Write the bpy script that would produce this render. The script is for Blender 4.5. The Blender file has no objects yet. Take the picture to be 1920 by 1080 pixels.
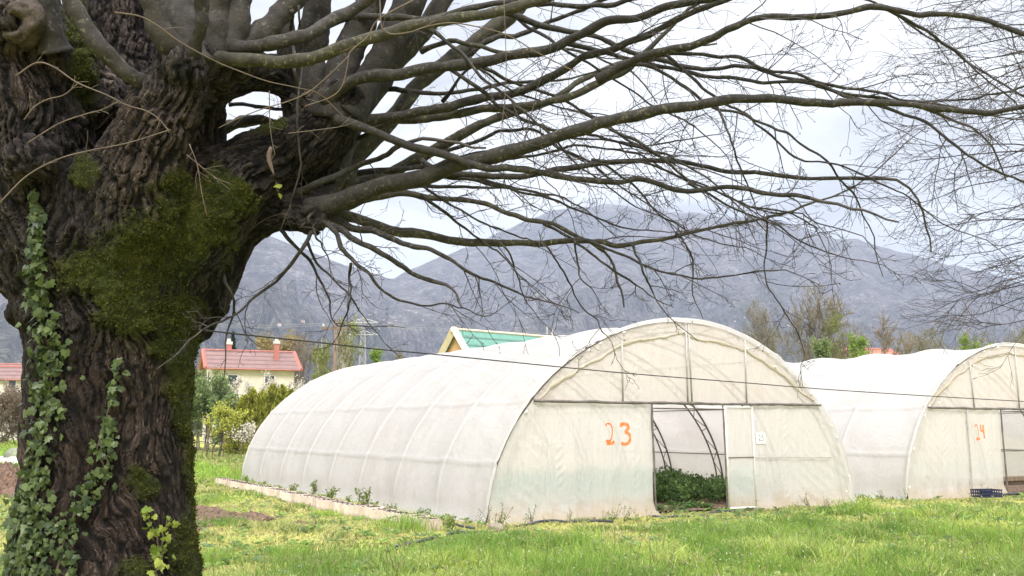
import bpy, math, random
import numpy as np
from mathutils import Vector, Matrix
from mathutils.bvhtree import BVHTree

S = bpy.context.scene
COL = S.collection
rng = np.random.default_rng(7)
random.seed(7)

# ------------------------------------------------------------------ camera
FPX, HY, CAMZ = 1778.49, 802.73, 1.5
PITCH = math.atan((HY - 540) / FPX)
cam_d = bpy.data.cameras.new('camera')
cam = bpy.data.objects.new('camera', cam_d)
COL.objects.link(cam)
cam.location = (0, 0, CAMZ)
cam.rotation_euler = (math.pi / 2 + PITCH, 0, 0)
cam_d.sensor_width = 36
cam_d.lens = 36 * FPX / 1920
cam_d.clip_start = 0.05
cam_d.clip_end = 30000
S.camera = cam

# ------------------------------------------------------------------ sky, sun, exposure
SUN_EL, SUN_ROT = math.radians(46), math.radians(182)
world = bpy.data.worlds.new('World')
S.world = world
world.use_nodes = True
wn = world.node_tree
wn.nodes.clear()


def nd(nt, typ, loc=None, **kw):
    n = nt.nodes.new(typ)
    for k, v in kw.items():
        setattr(n, k, v)
    return n


def lk(nt, a, b):
    nt.links.new(a, b)


def math_n(nt, op, a, b=None, clamp=False):
    n = nd(nt, 'ShaderNodeMath', operation=op, use_clamp=clamp)
    for i, v in enumerate((a, b)):
        if v is None:
            continue
        if isinstance(v, (int, float)):
            n.inputs[i].default_value = v
        else:
            lk(nt, v, n.inputs[i])
    return n.outputs[0]


def ramp_n(nt, fac, stops, interp='LINEAR'):
    n = nd(nt, 'ShaderNodeValToRGB')
    cr = n.color_ramp
    cr.interpolation = interp
    while len(cr.elements) < len(stops):
        cr.elements.new(0.5)
    for e, (p, c) in zip(cr.elements, stops):
        e.position = p
        e.color = (*c, 1) if len(c) == 3 else c
    lk(nt, fac, n.inputs[0])
    return n.outputs[0]


def mix_n(nt, fac, a, b, blend='MIX'):
    n = nd(nt, 'ShaderNodeMix', data_type='RGBA', blend_type=blend)
    for i, v in ((0, fac), (6, a), (7, b)):
        if isinstance(v, (int, float)):
            n.inputs[i].default_value = v
        elif isinstance(v, (tuple, list)):
            n.inputs[i].default_value = (*v, 1) if len(v) == 3 else v
        else:
            lk(nt, v, n.inputs[i])
    return n.outputs[2]


def noise_n(nt, vec, scale, detail=4, rough=0.55, dist=0.0, out=0):
    n = nd(nt, 'ShaderNodeTexNoise')
    n.inputs['Scale'].default_value = scale
    n.inputs['Detail'].default_value = detail
    n.inputs['Roughness'].default_value = rough
    n.inputs['Distortion'].default_value = dist
    if vec is not None:
        lk(nt, vec, n.inputs['Vector'])
    return n.outputs[out]


def vmap_n(nt, vec, scale=(1, 1, 1), loc=(0, 0, 0), rot=(0, 0, 0)):
    n = nd(nt, 'ShaderNodeMapping')
    n.inputs['Scale'].default_value = scale
    n.inputs['Location'].default_value = loc
    n.inputs['Rotation'].default_value = rot
    lk(nt, vec, n.inputs['Vector'])
    return n.outputs[0]


sky = nd(wn, 'ShaderNodeTexSky', sky_type='NISHITA', sun_disc=False)
sky.sun_elevation = SUN_EL
sky.sun_rotation = SUN_ROT
tc = nd(wn, 'ShaderNodeTexCoord')
sep = nd(wn, 'ShaderNodeSeparateXYZ')
lk(wn, tc.outputs['Generated'], sep.inputs[0])
zz = math_n(wn, 'ADD', math_n(wn, 'MAXIMUM', sep.outputs[2], 0.0), 0.16)
comb = nd(wn, 'ShaderNodeCombineXYZ')
lk(wn, math_n(wn, 'DIVIDE', sep.outputs[0], zz), comb.inputs[0])
lk(wn, math_n(wn, 'DIVIDE', sep.outputs[1], zz), comb.inputs[1])
cl = noise_n(wn, vmap_n(wn, comb.outputs[0], (0.75, 1.25, 1), (2.3, 0.7, 0.4)), 1.9, 6, 0.55, 0.5)
cloud = ramp_n(wn, cl, [(0.38, (1.0, 1.0, 1.0)), (0.48, (0.92, 0.92, 0.93)), (0.56, (0.765, 0.768, 0.782)), (0.66, (0.61, 0.617, 0.645))])
# an overcast dome is brighter overhead than near the horizon
elev = math_n(wn, 'MULTIPLY', math_n(wn, 'SUBTRACT', sep.outputs[2], 0.50), 2.2, clamp=True)
gain = math_n(wn, 'ADD', 0.53, math_n(wn, 'MULTIPLY', elev, 1.25))
gcomb = nd(wn, 'ShaderNodeCombineColor')
for i in range(3):
    lk(wn, gain, gcomb.inputs[i])
cloud = mix_n(wn, 1.0, cloud, gcomb.outputs[0], 'MULTIPLY')
skys = mix_n(wn, 1.0, sky.outputs[0], (0.10, 0.10, 0.10), 'MULTIPLY')
bg = nd(wn, 'ShaderNodeBackground')
lk(wn, mix_n(wn, 0.95, skys, cloud), bg.inputs[0])
bg.inputs[1].default_value = 1.0
wo = nd(wn, 'ShaderNodeOutputWorld')
lk(wn, bg.outputs[0], wo.inputs[0])

sun_d = bpy.data.lights.new('sun', 'SUN')
sun_d.energy = 1.5
sun_d.angle = math.radians(25)
sun_d.color = (1.0, 0.96, 0.90)
sun = bpy.data.objects.new('sun', sun_d)
COL.objects.link(sun)
sdir = Vector((math.sin(SUN_ROT) * math.cos(SUN_EL), math.cos(SUN_ROT) * math.cos(SUN_EL), math.sin(SUN_EL)))
sun.rotation_euler = sdir.to_track_quat('Z', 'Y').to_euler()
sun.location = sdir * 50

vs = S.view_settings
vs.view_transform = 'Standard'
vs.look = 'None'
vs.gamma = 1
vs.exposure = 1.34
S.render.engine = 'CYCLES'
S.cycles.use_denoising = True
try:
    S.cycles.denoiser = 'OPENIMAGEDENOISE'
    S.cycles.denoising_prefilter = 'ACCURATE'
except Exception:
    pass
S.cycles.max_bounces = 10
S.cycles.diffuse_bounces = 4
S.cycles.glossy_bounces = 2
S.cycles.transmission_bounces = 6
S.cycles.transparent_max_bounces = 12
S.cycles.volume_bounces = 0
S.cycles.sample_clamp_indirect = 6


# ------------------------------------------------------------------ helpers
def ray(px, py):
    a = (px - 960) / FPX
    b = (540 - py) / FPX
    return np.array([a, math.cos(PITCH) - b * math.sin(PITCH), math.sin(PITCH) + b * math.cos(PITCH)])


def at(px, py, d):
    """the point of the place seen at photo pixel (px,py), d metres deep"""
    return np.array([0, 0, CAMZ]) + ray(px, py) * d


def gr(px, py, z=0.0):
    r = ray(px, py)
    return np.array([0, 0, CAMZ]) + r * ((z - CAMZ) / r[2])


def to_px(P):
    P = np.asarray(P)
    y, z = P[:, 1], P[:, 2] - CAMZ
    d = y * math.cos(PITCH) + z * math.sin(PITCH)
    u = -y * math.sin(PITCH) + z * math.cos(PITCH)
    d = np.maximum(d, 1e-3)
    return np.stack([960 + FPX * P[:, 0] / d, 540 - FPX * u / d], 1)


def nrm(v):
    v = np.asarray(v, float)
    return v / np.maximum(np.linalg.norm(v, axis=-1, keepdims=True), 1e-9)


def _h(ix, iy, iz, seed):
    h = (ix.astype(np.uint32) * np.uint32(374761393) + iy.astype(np.uint32) * np.uint32(668265263)
         + iz.astype(np.uint32) * np.uint32(2147483647) + np.uint32(seed * 1013904223 & 0xffffffff))
    h = (h ^ (h >> np.uint32(13))) * np.uint32(1274126177)
    h = h ^ (h >> np.uint32(16))
    return (h & np.uint32(0xffffff)).astype(np.float32) / float(0xffffff)


def vnoise(P, seed=0):
    """smooth value noise in 0..1, P (N,3) or (N,2)"""
    P = np.asarray(P, np.float64)
    if P.shape[1] < 3:
        P = np.concatenate([P, np.zeros((len(P), 3 - P.shape[1]))], 1)
    I = np.floor(P).astype(np.int64)
    F = P - I
    F = F * F * F * (F * (F * 6 - 15) + 10)
    r = 0
    for dx in (0, 1):
        wx = F[:, 0] if dx else 1 - F[:, 0]
        for dy in (0, 1):
            wy = F[:, 1] if dy else 1 - F[:, 1]
            for dz in (0, 1):
                wz = F[:, 2] if dz else 1 - F[:, 2]
                r = r + wx * wy * wz * _h((I[:, 0] + dx) & 0xffffffff, (I[:, 1] + dy) & 0xffffffff, (I[:, 2] + dz) & 0xffffffff, seed)
    return r


def fbm(P, seed=0, octv=4, gain=0.5):
    a, s, t = 1.0, 0, 0
    P = np.asarray(P, float)
    for o in range(octv):
        s = s + a * vnoise(P * 2 ** o + 17.3 * o, seed + o)
        t += a
        a *= gain
    return s / t


def smooth01(x, a, b):
    t = np.clip((x - a) / (b - a), 0, 1)
    return t * t * (3 - 2 * t)


def mk(name, parts, mats, parent=None, smooth=True, origin=None, attrs=None, cols=None):
    """one mesh object. parts: list of (verts, faces[, material index]); faces an (M,k) array"""
    Vs, loops, starts, tots, mi = [], [], [], [], []
    off = 0
    lo = 0
    for p in parts:
        V, F = np.asarray(p[0], float), p[1]
        m = p[2] if len(p) > 2 else 0
        Vs.append(V)
        for FF in (F if isinstance(F, list) else [F]):
            FF = np.asarray(FF, np.int64)
            if FF.size == 0:
                continue
            k = FF.shape[1]
            loops.append((FF + off).ravel())
            starts.append(lo + np.arange(len(FF)) * k)
            tots.append(np.full(len(FF), k))
            mi.append(np.full(len(FF), m))
            lo += FF.size
        off += len(V)
    V = np.concatenate(Vs)
    if origin is not None:
        V = V - np.asarray(origin)
    me = bpy.data.meshes.new(name)
    loops, starts, tots, mi = map(np.concatenate, (loops, starts, tots, mi))
    me.vertices.add(len(V))
    me.vertices.foreach_set('co', V.astype(np.float32).ravel())
    me.loops.add(len(loops))
    me.loops.foreach_set('vertex_index', loops.astype(np.int32))
    me.polygons.add(len(starts))
    me.polygons.foreach_set('loop_start', starts.astype(np.int32))
    me.polygons.foreach_set('loop_total', tots.astype(np.int32))
    me.polygons.foreach_set('material_index', mi.astype(np.int32))
    me.polygons.foreach_set('use_smooth', np.full(len(starts), bool(smooth)))
    for m in (mats if isinstance(mats, (list, tuple)) else [mats]):
        me.materials.append(m)
    if attrs:
        for k, a in attrs.items():
            a = np.asarray(a, np.float32)
            if a.ndim == 1:
                at_ = me.attributes.new(k, 'FLOAT', 'POINT')
                at_.data.foreach_set('value', a)
            elif a.shape[1] == 3:
                at_ = me.attributes.new(k, 'FLOAT_VECTOR', 'POINT')
                at_.data.foreach_set('vector', a.ravel())
    if cols is not None:
        c = np.ones((len(V), 4), np.float32)
        c[:, :3] = cols
        at_ = me.attributes.new('tint', 'FLOAT_COLOR', 'POINT')
        at_.data.foreach_set('color', c.ravel())
    me.update()
    me.validate()
    ob = bpy.data.objects.new(name, me)
    COL.objects.link(ob)
    if parent is not None:
        ob.parent = parent
    elif origin is not None:
        ob.location = origin
    return ob


def tag(o, label=None, cat=None, group=None, kind=None):
    if label:
        o['label'] = label
    if cat:
        o['category'] = cat
    if group:
        o['group'] = group
    if kind:
        o['kind'] = kind
    return o


def thing(name, label, cat, loc=(0, 0, 0), rz=0.0, group=None):
    o = bpy.data.objects.new(name, None)
    o.empty_display_size = 0.2
    COL.objects.link(o)
    o.location = loc
    o.rotation_euler = (0, 0, rz)
    return tag(o, label, cat, group)


def copy_tree(o, parent=None):
    c = o.copy()
    COL.objects.link(c)
    c.parent = parent
    for ch in list(o.children):
        copy_tree(ch, c)
    return c


def frames(P):
    P = np.asarray(P, float)
    T = nrm(np.gradient(P, axis=0))
    ref = np.array([0, 0, 1.0]) if abs(T[0][2]) < 0.9 else np.array([1.0, 0, 0])
    A = np.zeros_like(P)
    a = nrm(np.cross(T[0], ref))
    for i in range(len(P)):
        a = nrm(a - T[i] * (a @ T[i]))
        A[i] = a
    return T, A, np.cross(T, A)


def tube(P, R, n=8, cap=True):
    P = np.asarray(P, float)
    R = np.broadcast_to(np.asarray(R, float), (len(P),))
    T, A, B = frames(P)
    th = np.arange(n) * 2 * np.pi / n
    V = P[:, None] + R[:, None, None] * (A[:, None] * np.cos(th)[None, :, None] + B[:, None] * np.sin(th)[None, :, None])
    V = V.reshape(-1, 3)
    i = np.arange(len(P) - 1)[:, None] * n
    j = np.arange(n)[None]
    F = np.stack([i + j, i + (j + 1) % n, i + n + (j + 1) % n, i + n + j], -1).reshape(-1, 4)
    if not cap:
        return V, F
    m = len(P)
    V = np.concatenate([V, P[:1], P[-1:]])
    k = np.arange(n)
    T1 = np.stack([np.full(n, m * n), (k + 1) % n, k], 1)
    T2 = np.stack([np.full(n, m * n + 1), (m - 1) * n + k, (m - 1) * n + (k + 1) % n], 1)
    return V, [F, np.concatenate([T1, T2])]


def tubes(P, R, n=3):
    """many open tubes at once: P (K,m,3), R (K,m)"""
    P = np.asarray(P, float)
    K, m, _ = P.shape
    T = nrm(np.gradient(P, axis=1))
    ref = np.where(np.abs(T[..., 2:3]) < 0.9, np.array([0, 0, 1.0]), np.array([1.0, 0, 0]))
    A = nrm(np.cross(T, ref))
    B = np.cross(T, A)
    th = np.arange(n) * 2 * np.pi / n
    V = P[:, :, None] + R[:, :, None, None] * (A[:, :, None] * np.cos(th)[:, None] + B[:, :, None] * np.sin(th)[:, None])
    V = V.reshape(-1, 3)
    k = (np.arange(K) * m * n)[:, None, None]
    i = (np.arange(m - 1) * n)[None, :, None]
    j = np.arange(n)[None, None]
    F = np.stack([k + i + j, k + i + (j + 1) % n, k + i + n + (j + 1) % n, k + i + n + j], -1).reshape(-1, 4)
    return V, F


def box(c, s, rz=0.0):
    c, s = np.asarray(c, float), np.asarray(s, float) / 2
    V = np.array([[x, y, z] for x in (-1, 1) for y in (-1, 1) for z in (-1, 1)], float) * s
    if rz:
        co, si = math.cos(rz), math.sin(rz)
        V = V @ np.array([[co, si, 0], [-si, co, 0], [0, 0, 1]])
    F = np.array([[0, 1, 3, 2], [4, 6, 7, 5], [0, 4, 5, 1], [2, 3, 7, 6], [0, 2, 6, 4], [1, 5, 7, 3]])
    return V + c, F


def spline(P, n):
    """Catmull-Rom through P, n samples evenly spread by length"""
    P = np.asarray(P, float)
    if len(P) < 3:
        t = np.linspace(0, 1, n)[:, None]
        return P[0] * (1 - t) + P[-1] * t
    Q = np.concatenate([[2 * P[0] - P[1]], P, [2 * P[-1] - P[-2]]])
    out = []
    for i in range(1, len(Q) - 2):
        t = np.linspace(0, 1, 12, endpoint=False)[:, None]
        a, b, c, d = Q[i - 1], Q[i], Q[i + 1], Q[i + 2]
        out.append(0.5 * (2 * b + (c - a) * t + (2 * a - 5 * b + 4 * c - d) * t ** 2 + (3 * b - a - 3 * c + d) * t ** 3))
    out = np.concatenate(out + [P[-1:]])
    L = np.concatenate([[0], np.cumsum(np.linalg.norm(np.diff(out[:, :3], axis=0), axis=1))])
    s = np.linspace(0, L[-1], n)
    return np.stack([np.interp(s, L, out[:, k]) for k in range(out.shape[1])], 1)


def rand_dir(k):
    return nrm(rng.normal(size=(k, 3)))


def grow(p0, d0, L, n=6, wig=0.25, bend=(0, 0, 0)):
    """random walks: p0,d0 (K,3), L (K,) -> (K,n,3)"""
    K = len(p0)
    P = np.zeros((K, n, 3))
    P[:, 0] = p0
    d = nrm(d0)
    bend = np.asarray(bend, float)
    for i in range(1, n):
        d = nrm(d + wig * rng.normal(size=(K, 3)) + bend)
        P[:, i] = P[:, i - 1] + d * (L / (n - 1))[:, None]
    return P


def along(P, k, lo=0.15, hi=1.0):
    """k random points per polyline of P (K,m,3): positions, tangents, parent fraction, parent index"""
    K, m, _ = P.shape
    f = rng.uniform(lo, hi, (K, k))
    x = f * (m - 1) * 0.999
    i = np.floor(x).astype(int)
    w = (x - i)[..., None]
    kk = np.arange(K)[:, None]
    p = P[kk, i] * (1 - w) + P[kk, i + 1] * w
    t = nrm(P[kk, i + 1] - P[kk, i])
    return p.reshape(-1, 3), t.reshape(-1, 3), f.ravel(), np.repeat(np.arange(K), k)


def side_dir(t, ang, up=0.0):
    """directions turned ang (rad) away from t, about random axes"""
    r = rand_dir(len(t))
    s = nrm(r - t * (r * t).sum(1, keepdims=True))
    a = np.asarray(ang)
    a = a[:, None] if a.ndim else a
    d = t * np.cos(a) + s * np.sin(a)
    d[:, 2] += up
    return nrm(d)


def leafquads(P, size, up=0.3, ratio=0.55):
    """rhombic leaves"""
    K = len(P)
    size = np.broadcast_to(np.asarray(size, float), (K,))[:, None]
    a = rand_dir(K)
    a[:, 2] += up
    a = nrm(a)
    b = nrm(np.cross(a, rand_dir(K)))
    c = np.cross(a, b)
    V = np.stack([P, P + size * (a * .5 + b * ratio * .5 + c * .08), P + size * a, P + size * (a * .5 - b * ratio * .5 + c * .08)], 1).reshape(-1, 3)
    F = (np.arange(K) * 4)[:, None] + np.arange(4)
    return V, F


# ------------------------------------------------------------------ materials
def mat(name):
    m = bpy.data.materials.new(name)
    m.use_nodes = True
    nt = m.node_tree
    b = nt.nodes['Principled BSDF']
    return m, nt, b, nt.nodes['Material Output']


def objco(nt):
    return nd(nt, 'ShaderNodeTexCoord').outputs['Object']


def bump(nt, b, h, strength=0.4, dist=0.02):
    n = nd(nt, 'ShaderNodeBump')
    n.inputs['Strength'].default_value = strength
    n.inputs['Distance'].default_value = dist
    lk(nt, h, n.inputs['Height'])
    lk(nt, n.outputs[0], b.inputs['Normal'])


def simple(name, c1, c2=None, scale=6.0, rough=0.75, bump_s=0.0, bscale=None, detail=4, metal=0.0, spec=0.4, stretch=(1, 1, 1)):
    m, nt, b, o = mat(name)
    v = vmap_n(nt, objco(nt), stretch)
    c2 = c2 or tuple(x * 0.75 for x in c1)
    f = noise_n(nt, v, scale, detail, 0.6)
    lk(nt, ramp_n(nt, f, [(0.32, c2), (0.68, c1)]), b.inputs['Base Color'])
    b.inputs['Roughness'].default_value = rough
    b.inputs['Metallic'].default_value = metal
    b.inputs['Specular IOR Level'].default_value = spec
    if bump_s:
        bump(nt, b, noise_n(nt, v, bscale or scale * 2, 4, 0.6), bump_s)
    return m


def leafmat(name, c1, c2, transl=0.35, scale=3.0, rough=0.55):
    """foliage: leaf colours varied by place, light passes through"""
    m, nt, b, o = mat(name)
    f = noise_n(nt, objco(nt), scale, 3, 0.6)
    oi = nd(nt, 'ShaderNodeNewGeometry').outputs['Random Per Island']
    f2 = math_n(nt, 'ADD', math_n(nt, 'MULTIPLY', f, 0.6), math_n(nt, 'MULTIPLY', oi, 0.45))
    c = ramp_n(nt, f2, [(0.25, c2), (0.75, c1)])
    lk(nt, c, b.inputs['Base Color'])
    b.inputs['Roughness'].default_value = rough
    b.inputs['Specular IOR Level'].default_value = 0.25
    t = nd(nt, 'ShaderNodeBsdfTranslucent')
    lk(nt, c, t.inputs[0])
    mx = nd(nt, 'ShaderNodeMixShader')
    mx.inputs[0].default_value = transl
    lk(nt, b.outputs[0], mx.inputs[1])
    lk(nt, t.outputs[0], mx.inputs[2])
    lk(nt, mx.outputs[0], o.inputs[0])
    return m


def tintmat(name, transl=0.3, rough=0.6):
    m, nt, b, o = mat(name)
    c = nd(nt, 'ShaderNodeAttribute', attribute_name='tint').outputs['Color']
    lk(nt, c, b.inputs['Base Color'])
    b.inputs['Roughness'].default_value = rough
    b.inputs['Specular IOR Level'].default_value = 0.2
    t = nd(nt, 'ShaderNodeBsdfTranslucent')
    lk(nt, c, t.inputs[0])
    mx = nd(nt, 'ShaderNodeMixShader')
    mx.inputs[0].default_value = transl
    lk(nt, b.outputs[0], mx.inputs[1])
    lk(nt, t.outputs[0], mx.inputs[2])
    lk(nt, mx.outputs[0], o.inputs[0])
    return m


def filmmat(name, col, stain, clear=0.06, transl=0.45, cond=0.0, wr=0.25, stain_amt=0.5, warm=None):
    """milky greenhouse polythene: lets light through, folds, dirt stains, condensation low down"""
    m, nt, b, o = mat(name)
    v = objco(nt)
    st = noise_n(nt, vmap_n(nt, v, (0.7, 0.5, 1.0), (3.1, 1.7, 0.4)), 0.9, 5, 0.6, 0.6)
    c = ramp_n(nt, st, [(0.52, col), (0.74, stain)])
    c = mix_n(nt, stain_amt, col, c)
    fine = noise_n(nt, vmap_n(nt, v, (9, 9, 1.2)), 2.0, 5, 0.65)
    c = mix_n(nt, 0.5, c, ramp_n(nt, fine, [(0.3, tuple(x * .90 for x in col)), (0.7, tuple(min(1, x * 1.04) for x in col))]))
    if cond:
        s = nd(nt, 'ShaderNodeSeparateXYZ')
        lk(nt, v, s.inputs[0])
        edge = math_n(nt, 'ADD', s.outputs[2], math_n(nt, 'MULTIPLY', noise_n(nt, v, 2.2, 6, 0.7), 0.75))
        lo = math_n(nt, 'SUBTRACT', 1.0, math_n(nt, 'MULTIPLY', math_n(nt, 'SUBTRACT', edge, 1.02), 3.4, clamp=True))
        lo = math_n(nt, 'MULTIPLY', lo, math_n(nt, 'MULTIPLY', math_n(nt, 'SUBTRACT', edge, 0.52), 2.4, clamp=True))
        drops = ramp_n(nt, noise_n(nt, vmap_n(nt, v, (26, 26, 9)), 1.0, 4, 0.7), [(0.35, (0.35,) * 3), (0.62, (1,) * 3)])
        lo = math_n(nt, 'MULTIPLY', math_n(nt, 'MULTIPLY', lo, drops), cond)
        c = mix_n(nt, lo, c, (0.60, 0.71, 0.69))
        foot = math_n(nt, 'SUBTRACT', 1.0, math_n(nt, 'MULTIPLY', math_n(nt, 'SUBTRACT', edge, 0.40), 3.2, clamp=True))
        c = mix_n(nt, math_n(nt, 'MULTIPLY', foot, 0.70), c, (0.58, 0.46, 0.30))
    lk(nt, c, b.inputs['Base Color'])
    b.inputs['Roughness'].default_value = 0.36
    b.inputs['Specular IOR Level'].default_value = 0.35
    h = math_n(nt, 'ADD', noise_n(nt, vmap_n(nt, v, (5, 1.4, 1.0), rot=(0.3, 0.5, 0.4)), 2.2, 4, 0.55, 1.2),
               math_n(nt, 'MULTIPLY', noise_n(nt, vmap_n(nt, v, (1.2, 4, 3), rot=(0.5, 0.1, 0.8)), 5.0, 3, 0.5, 0.8), 0.35))
    bp = nd(nt, 'ShaderNodeBump')
    bp.inputs['Strength'].default_value = wr
    bp.inputs['Distance'].default_value = 0.05
    lk(nt, h, bp.inputs['Height'])
    lk(nt, bp.outputs[0], b.inputs['Normal'])
    t = nd(nt, 'ShaderNodeBsdfTranslucent')
    lk(nt, mix_n(nt, 1.0, c, warm, 'MULTIPLY') if warm else c, t.inputs[0])
    lk(nt, bp.outputs[0], t.inputs['Normal'])
    mx = nd(nt, 'ShaderNodeMixShader')
    mx.inputs[0].default_value = transl
    lk(nt, b.outputs[0], mx.inputs[1])
    lk(nt, t.outputs[0], mx.inputs[2])
    tr = nd(nt, 'ShaderNodeBsdfTransparent')
    mx2 = nd(nt, 'ShaderNodeMixShader')
    mx2.inputs[0].default_value = clear
    lk(nt, mx.outputs[0], mx2.inputs[1])
    lk(nt, tr.outputs[0], mx2.inputs[2])
    lk(nt, mx2.outputs[0], o.inputs[0])
    return m


def bark_old():
    m, nt, b, o = mat('furrowed_bark')
    bc = nd(nt, 'ShaderNodeAttribute', attribute_name='bark').outputs['Vector']
    fu = nd(nt, 'ShaderNodeAttribute', attribute_name='furrow').outputs['Fac']
    mo = nd(nt, 'ShaderNodeAttribute', attribute_name='moss').outputs['Fac']
    pl = nd(nt, 'ShaderNodeAttribute', attribute_name='pale').outputs['Fac']
    n0 = noise_n(nt, vmap_n(nt, bc, (75, 75, 75)), 1.0, 3, 0.55, 0.5)
    rid = math_n(nt, 'MULTIPLY', math_n(nt, 'ABSOLUTE', math_n(nt, 'SUBTRACT', n0, 0.5)), 5.0, clamp=True)
    n1 = math_n(nt, 'ADD', math_n(nt, 'MULTIPLY', rid, 0.6), math_n(nt, 'MULTIPLY', noise_n(nt, vmap_n(nt, bc, (150, 150, 110)), 1.0, 5, 0.7), 0.4))
    n2 = noise_n(nt, bc, 4.0, 5, 0.6)
    f = math_n(nt, 'ADD', math_n(nt, 'MULTIPLY', fu, 0.62), math_n(nt, 'MULTIPLY', n1, 0.42))
    c = ramp_n(nt, f, [(0.22, (0.0032, 0.0028, 0.003)), (0.48, (0.0155, 0.0122, 0.0118)), (0.72, (0.047, 0.0375, 0.0345)), (0.94, (0.132, 0.110, 0.100))])
    c = mix_n(nt, ramp_n(nt, n2, [(0.42, (0,) * 3), (0.66, (0.75,) * 3)]), c, mix_n(nt, 1.0, c, (0.42, 0.36, 0.40), 'MULTIPLY'))
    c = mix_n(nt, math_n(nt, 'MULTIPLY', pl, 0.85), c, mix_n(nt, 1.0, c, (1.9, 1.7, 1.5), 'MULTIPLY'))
    ru = nd(nt, 'ShaderNodeAttribute', attribute_name='rust').outputs['Fac']
    c = mix_n(nt, ru, c, mix_n(nt, 1.0, c, (1.32, 1.12, 1.07), 'MULTIPLY'))
    spots = ramp_n(nt, noise_n(nt, vmap_n(nt, objco(nt), (1, 1, 1)), 30.0, 3, 0.6), [(0.70, (0,) * 3), (0.76, (0.55,) * 3)])
    c = mix_n(nt, spots, c, (0.20, 0.20, 0.18))
    oc = objco(nt)
    mn = noise_n(nt, oc, 55.0, 4, 0.7)
    mn2 = noise_n(nt, oc, 5.0, 4, 0.6)
    mc = ramp_n(nt, math_n(nt, 'ADD', math_n(nt, 'MULTIPLY', mn, 0.5), math_n(nt, 'MULTIPLY', mn2, 0.5)),
                [(0.34, (0.013, 0.018, 0.004)), (0.50, (0.045, 0.056, 0.009)), (0.66, (0.12, 0.125, 0.022))])
    c = mix_n(nt, mo, c, mc)
    lk(nt, c, b.inputs['Base Color'])
    b.inputs['Roughness'].default_value = 0.85
    b.inputs['Specular IOR Level'].default_value = 0.25
    h = math_n(nt, 'ADD', math_n(nt, 'MULTIPLY', n1, 1.0), math_n(nt, 'MULTIPLY', math_n(nt, 'MULTIPLY', mn, mo), 1.4))
    bump(nt, b, h, 1.0, 0.028)
    return m


def bark_smooth(name, c1, c2, lichen, sc=14.0, amt=0.7):
    m, nt, b, o = mat(name)
    v = objco(nt)
    n1 = noise_n(nt, v, sc, 6, 0.65)
    c = ramp_n(nt, n1, [(0.3, c2), (0.7, c1)])
    sp = ramp_n(nt, noise_n(nt, v, sc * 2.6, 4, 0.65), [(0.55, (0,) * 3), (0.70, (amt,) * 3)])
    big = ramp_n(nt, noise_n(nt, v, 2.2, 3, 0.5), [(0.35, (0.15,) * 3), (0.65, (1,) * 3)])
    c = mix_n(nt, math_n(nt, 'MULTIPLY', sp, big), c, lichen)
    lk(nt, c, b.inputs['Base Color'])
    b.inputs['Roughness'].default_value = 0.8
    b.inputs['Specular IOR Level'].default_value = 0.25
    bump(nt, b, noise_n(nt, v, sc * 3.5, 5, 0.65), 0.6, 0.012)
    return m


def potmat():
    m, nt, b, o = mat('pink_concrete_pot')
    r = nd(nt, 'ShaderNodeObjectInfo').outputs['Random']
    c = ramp_n(nt, r, [(0.0, (0.60, 0.475, 0.40)), (0.5, (0.72, 0.60, 0.515)), (1.0, (0.80, 0.70, 0.61))])
    v = objco(nt)
    c = mix_n(nt, 1.0, c, ramp_n(nt, noise_n(nt, v, 11.0, 5, 0.65), [(0.3, (0.70,) * 3), (0.6, (1.0,) * 3)]), 'MULTIPLY')
    s = nd(nt, 'ShaderNodeSeparateXYZ')
    lk(nt, v, s.inputs[0])
    low = math_n(nt, 'SUBTRACT', 1.0, math_n(nt, 'MULTIPLY', math_n(nt, 'ADD', s.outputs[2], math_n(nt, 'MULTIPLY', noise_n(nt, v, 25.0, 3, 0.6), 0.05)), 12.0, clamp=True))
    lk(nt, mix_n(nt, math_n(nt, 'MULTIPLY', low, 0.7), c, (0.22, 0.17, 0.11)), b.inputs['Base Color'])
    b.inputs['Roughness'].default_value = 0.9
    return m


def ground_mat():
    m, nt, b, o = mat('meadow_soil')
    v = objco(nt)
    n1 = noise_n(nt, v, 0.45, 5, 0.6, 0.4)
    n2 = noise_n(nt, v, 5.0, 6, 0.7)
    n3 = noise_n(nt, v, 38.0, 4, 0.7)
    g = ramp_n(nt, n1, [(0.36, (0.25, 0.32, 0.07)), (0.52, (0.40, 0.40, 0.11)), (0.66, (0.44, 0.39, 0.16))])
    c = mix_n(nt, ramp_n(nt, n2, [(0.56, (0,) * 3), (0.72, (0.75,) * 3)]), g, (0.20, 0.145, 0.085))
    c = mix_n(nt, 0.55, c, mix_n(nt, 1.0, c, ramp_n(nt, n3, [(0.3, (0.35,) * 3), (0.65, (1.35,) * 3)]), 'MULTIPLY'))
    lk(nt, c, b.inputs['Base Color'])
    b.inputs['Roughness'].default_value = 0.95
    b.inputs['Specular IOR Level'].default_value = 0.1
    bump(nt, b, math_n(nt, 'ADD', n2, math_n(nt, 'MULTIPLY', n3, 0.5)), 0.8, 0.05)
    return m


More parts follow.
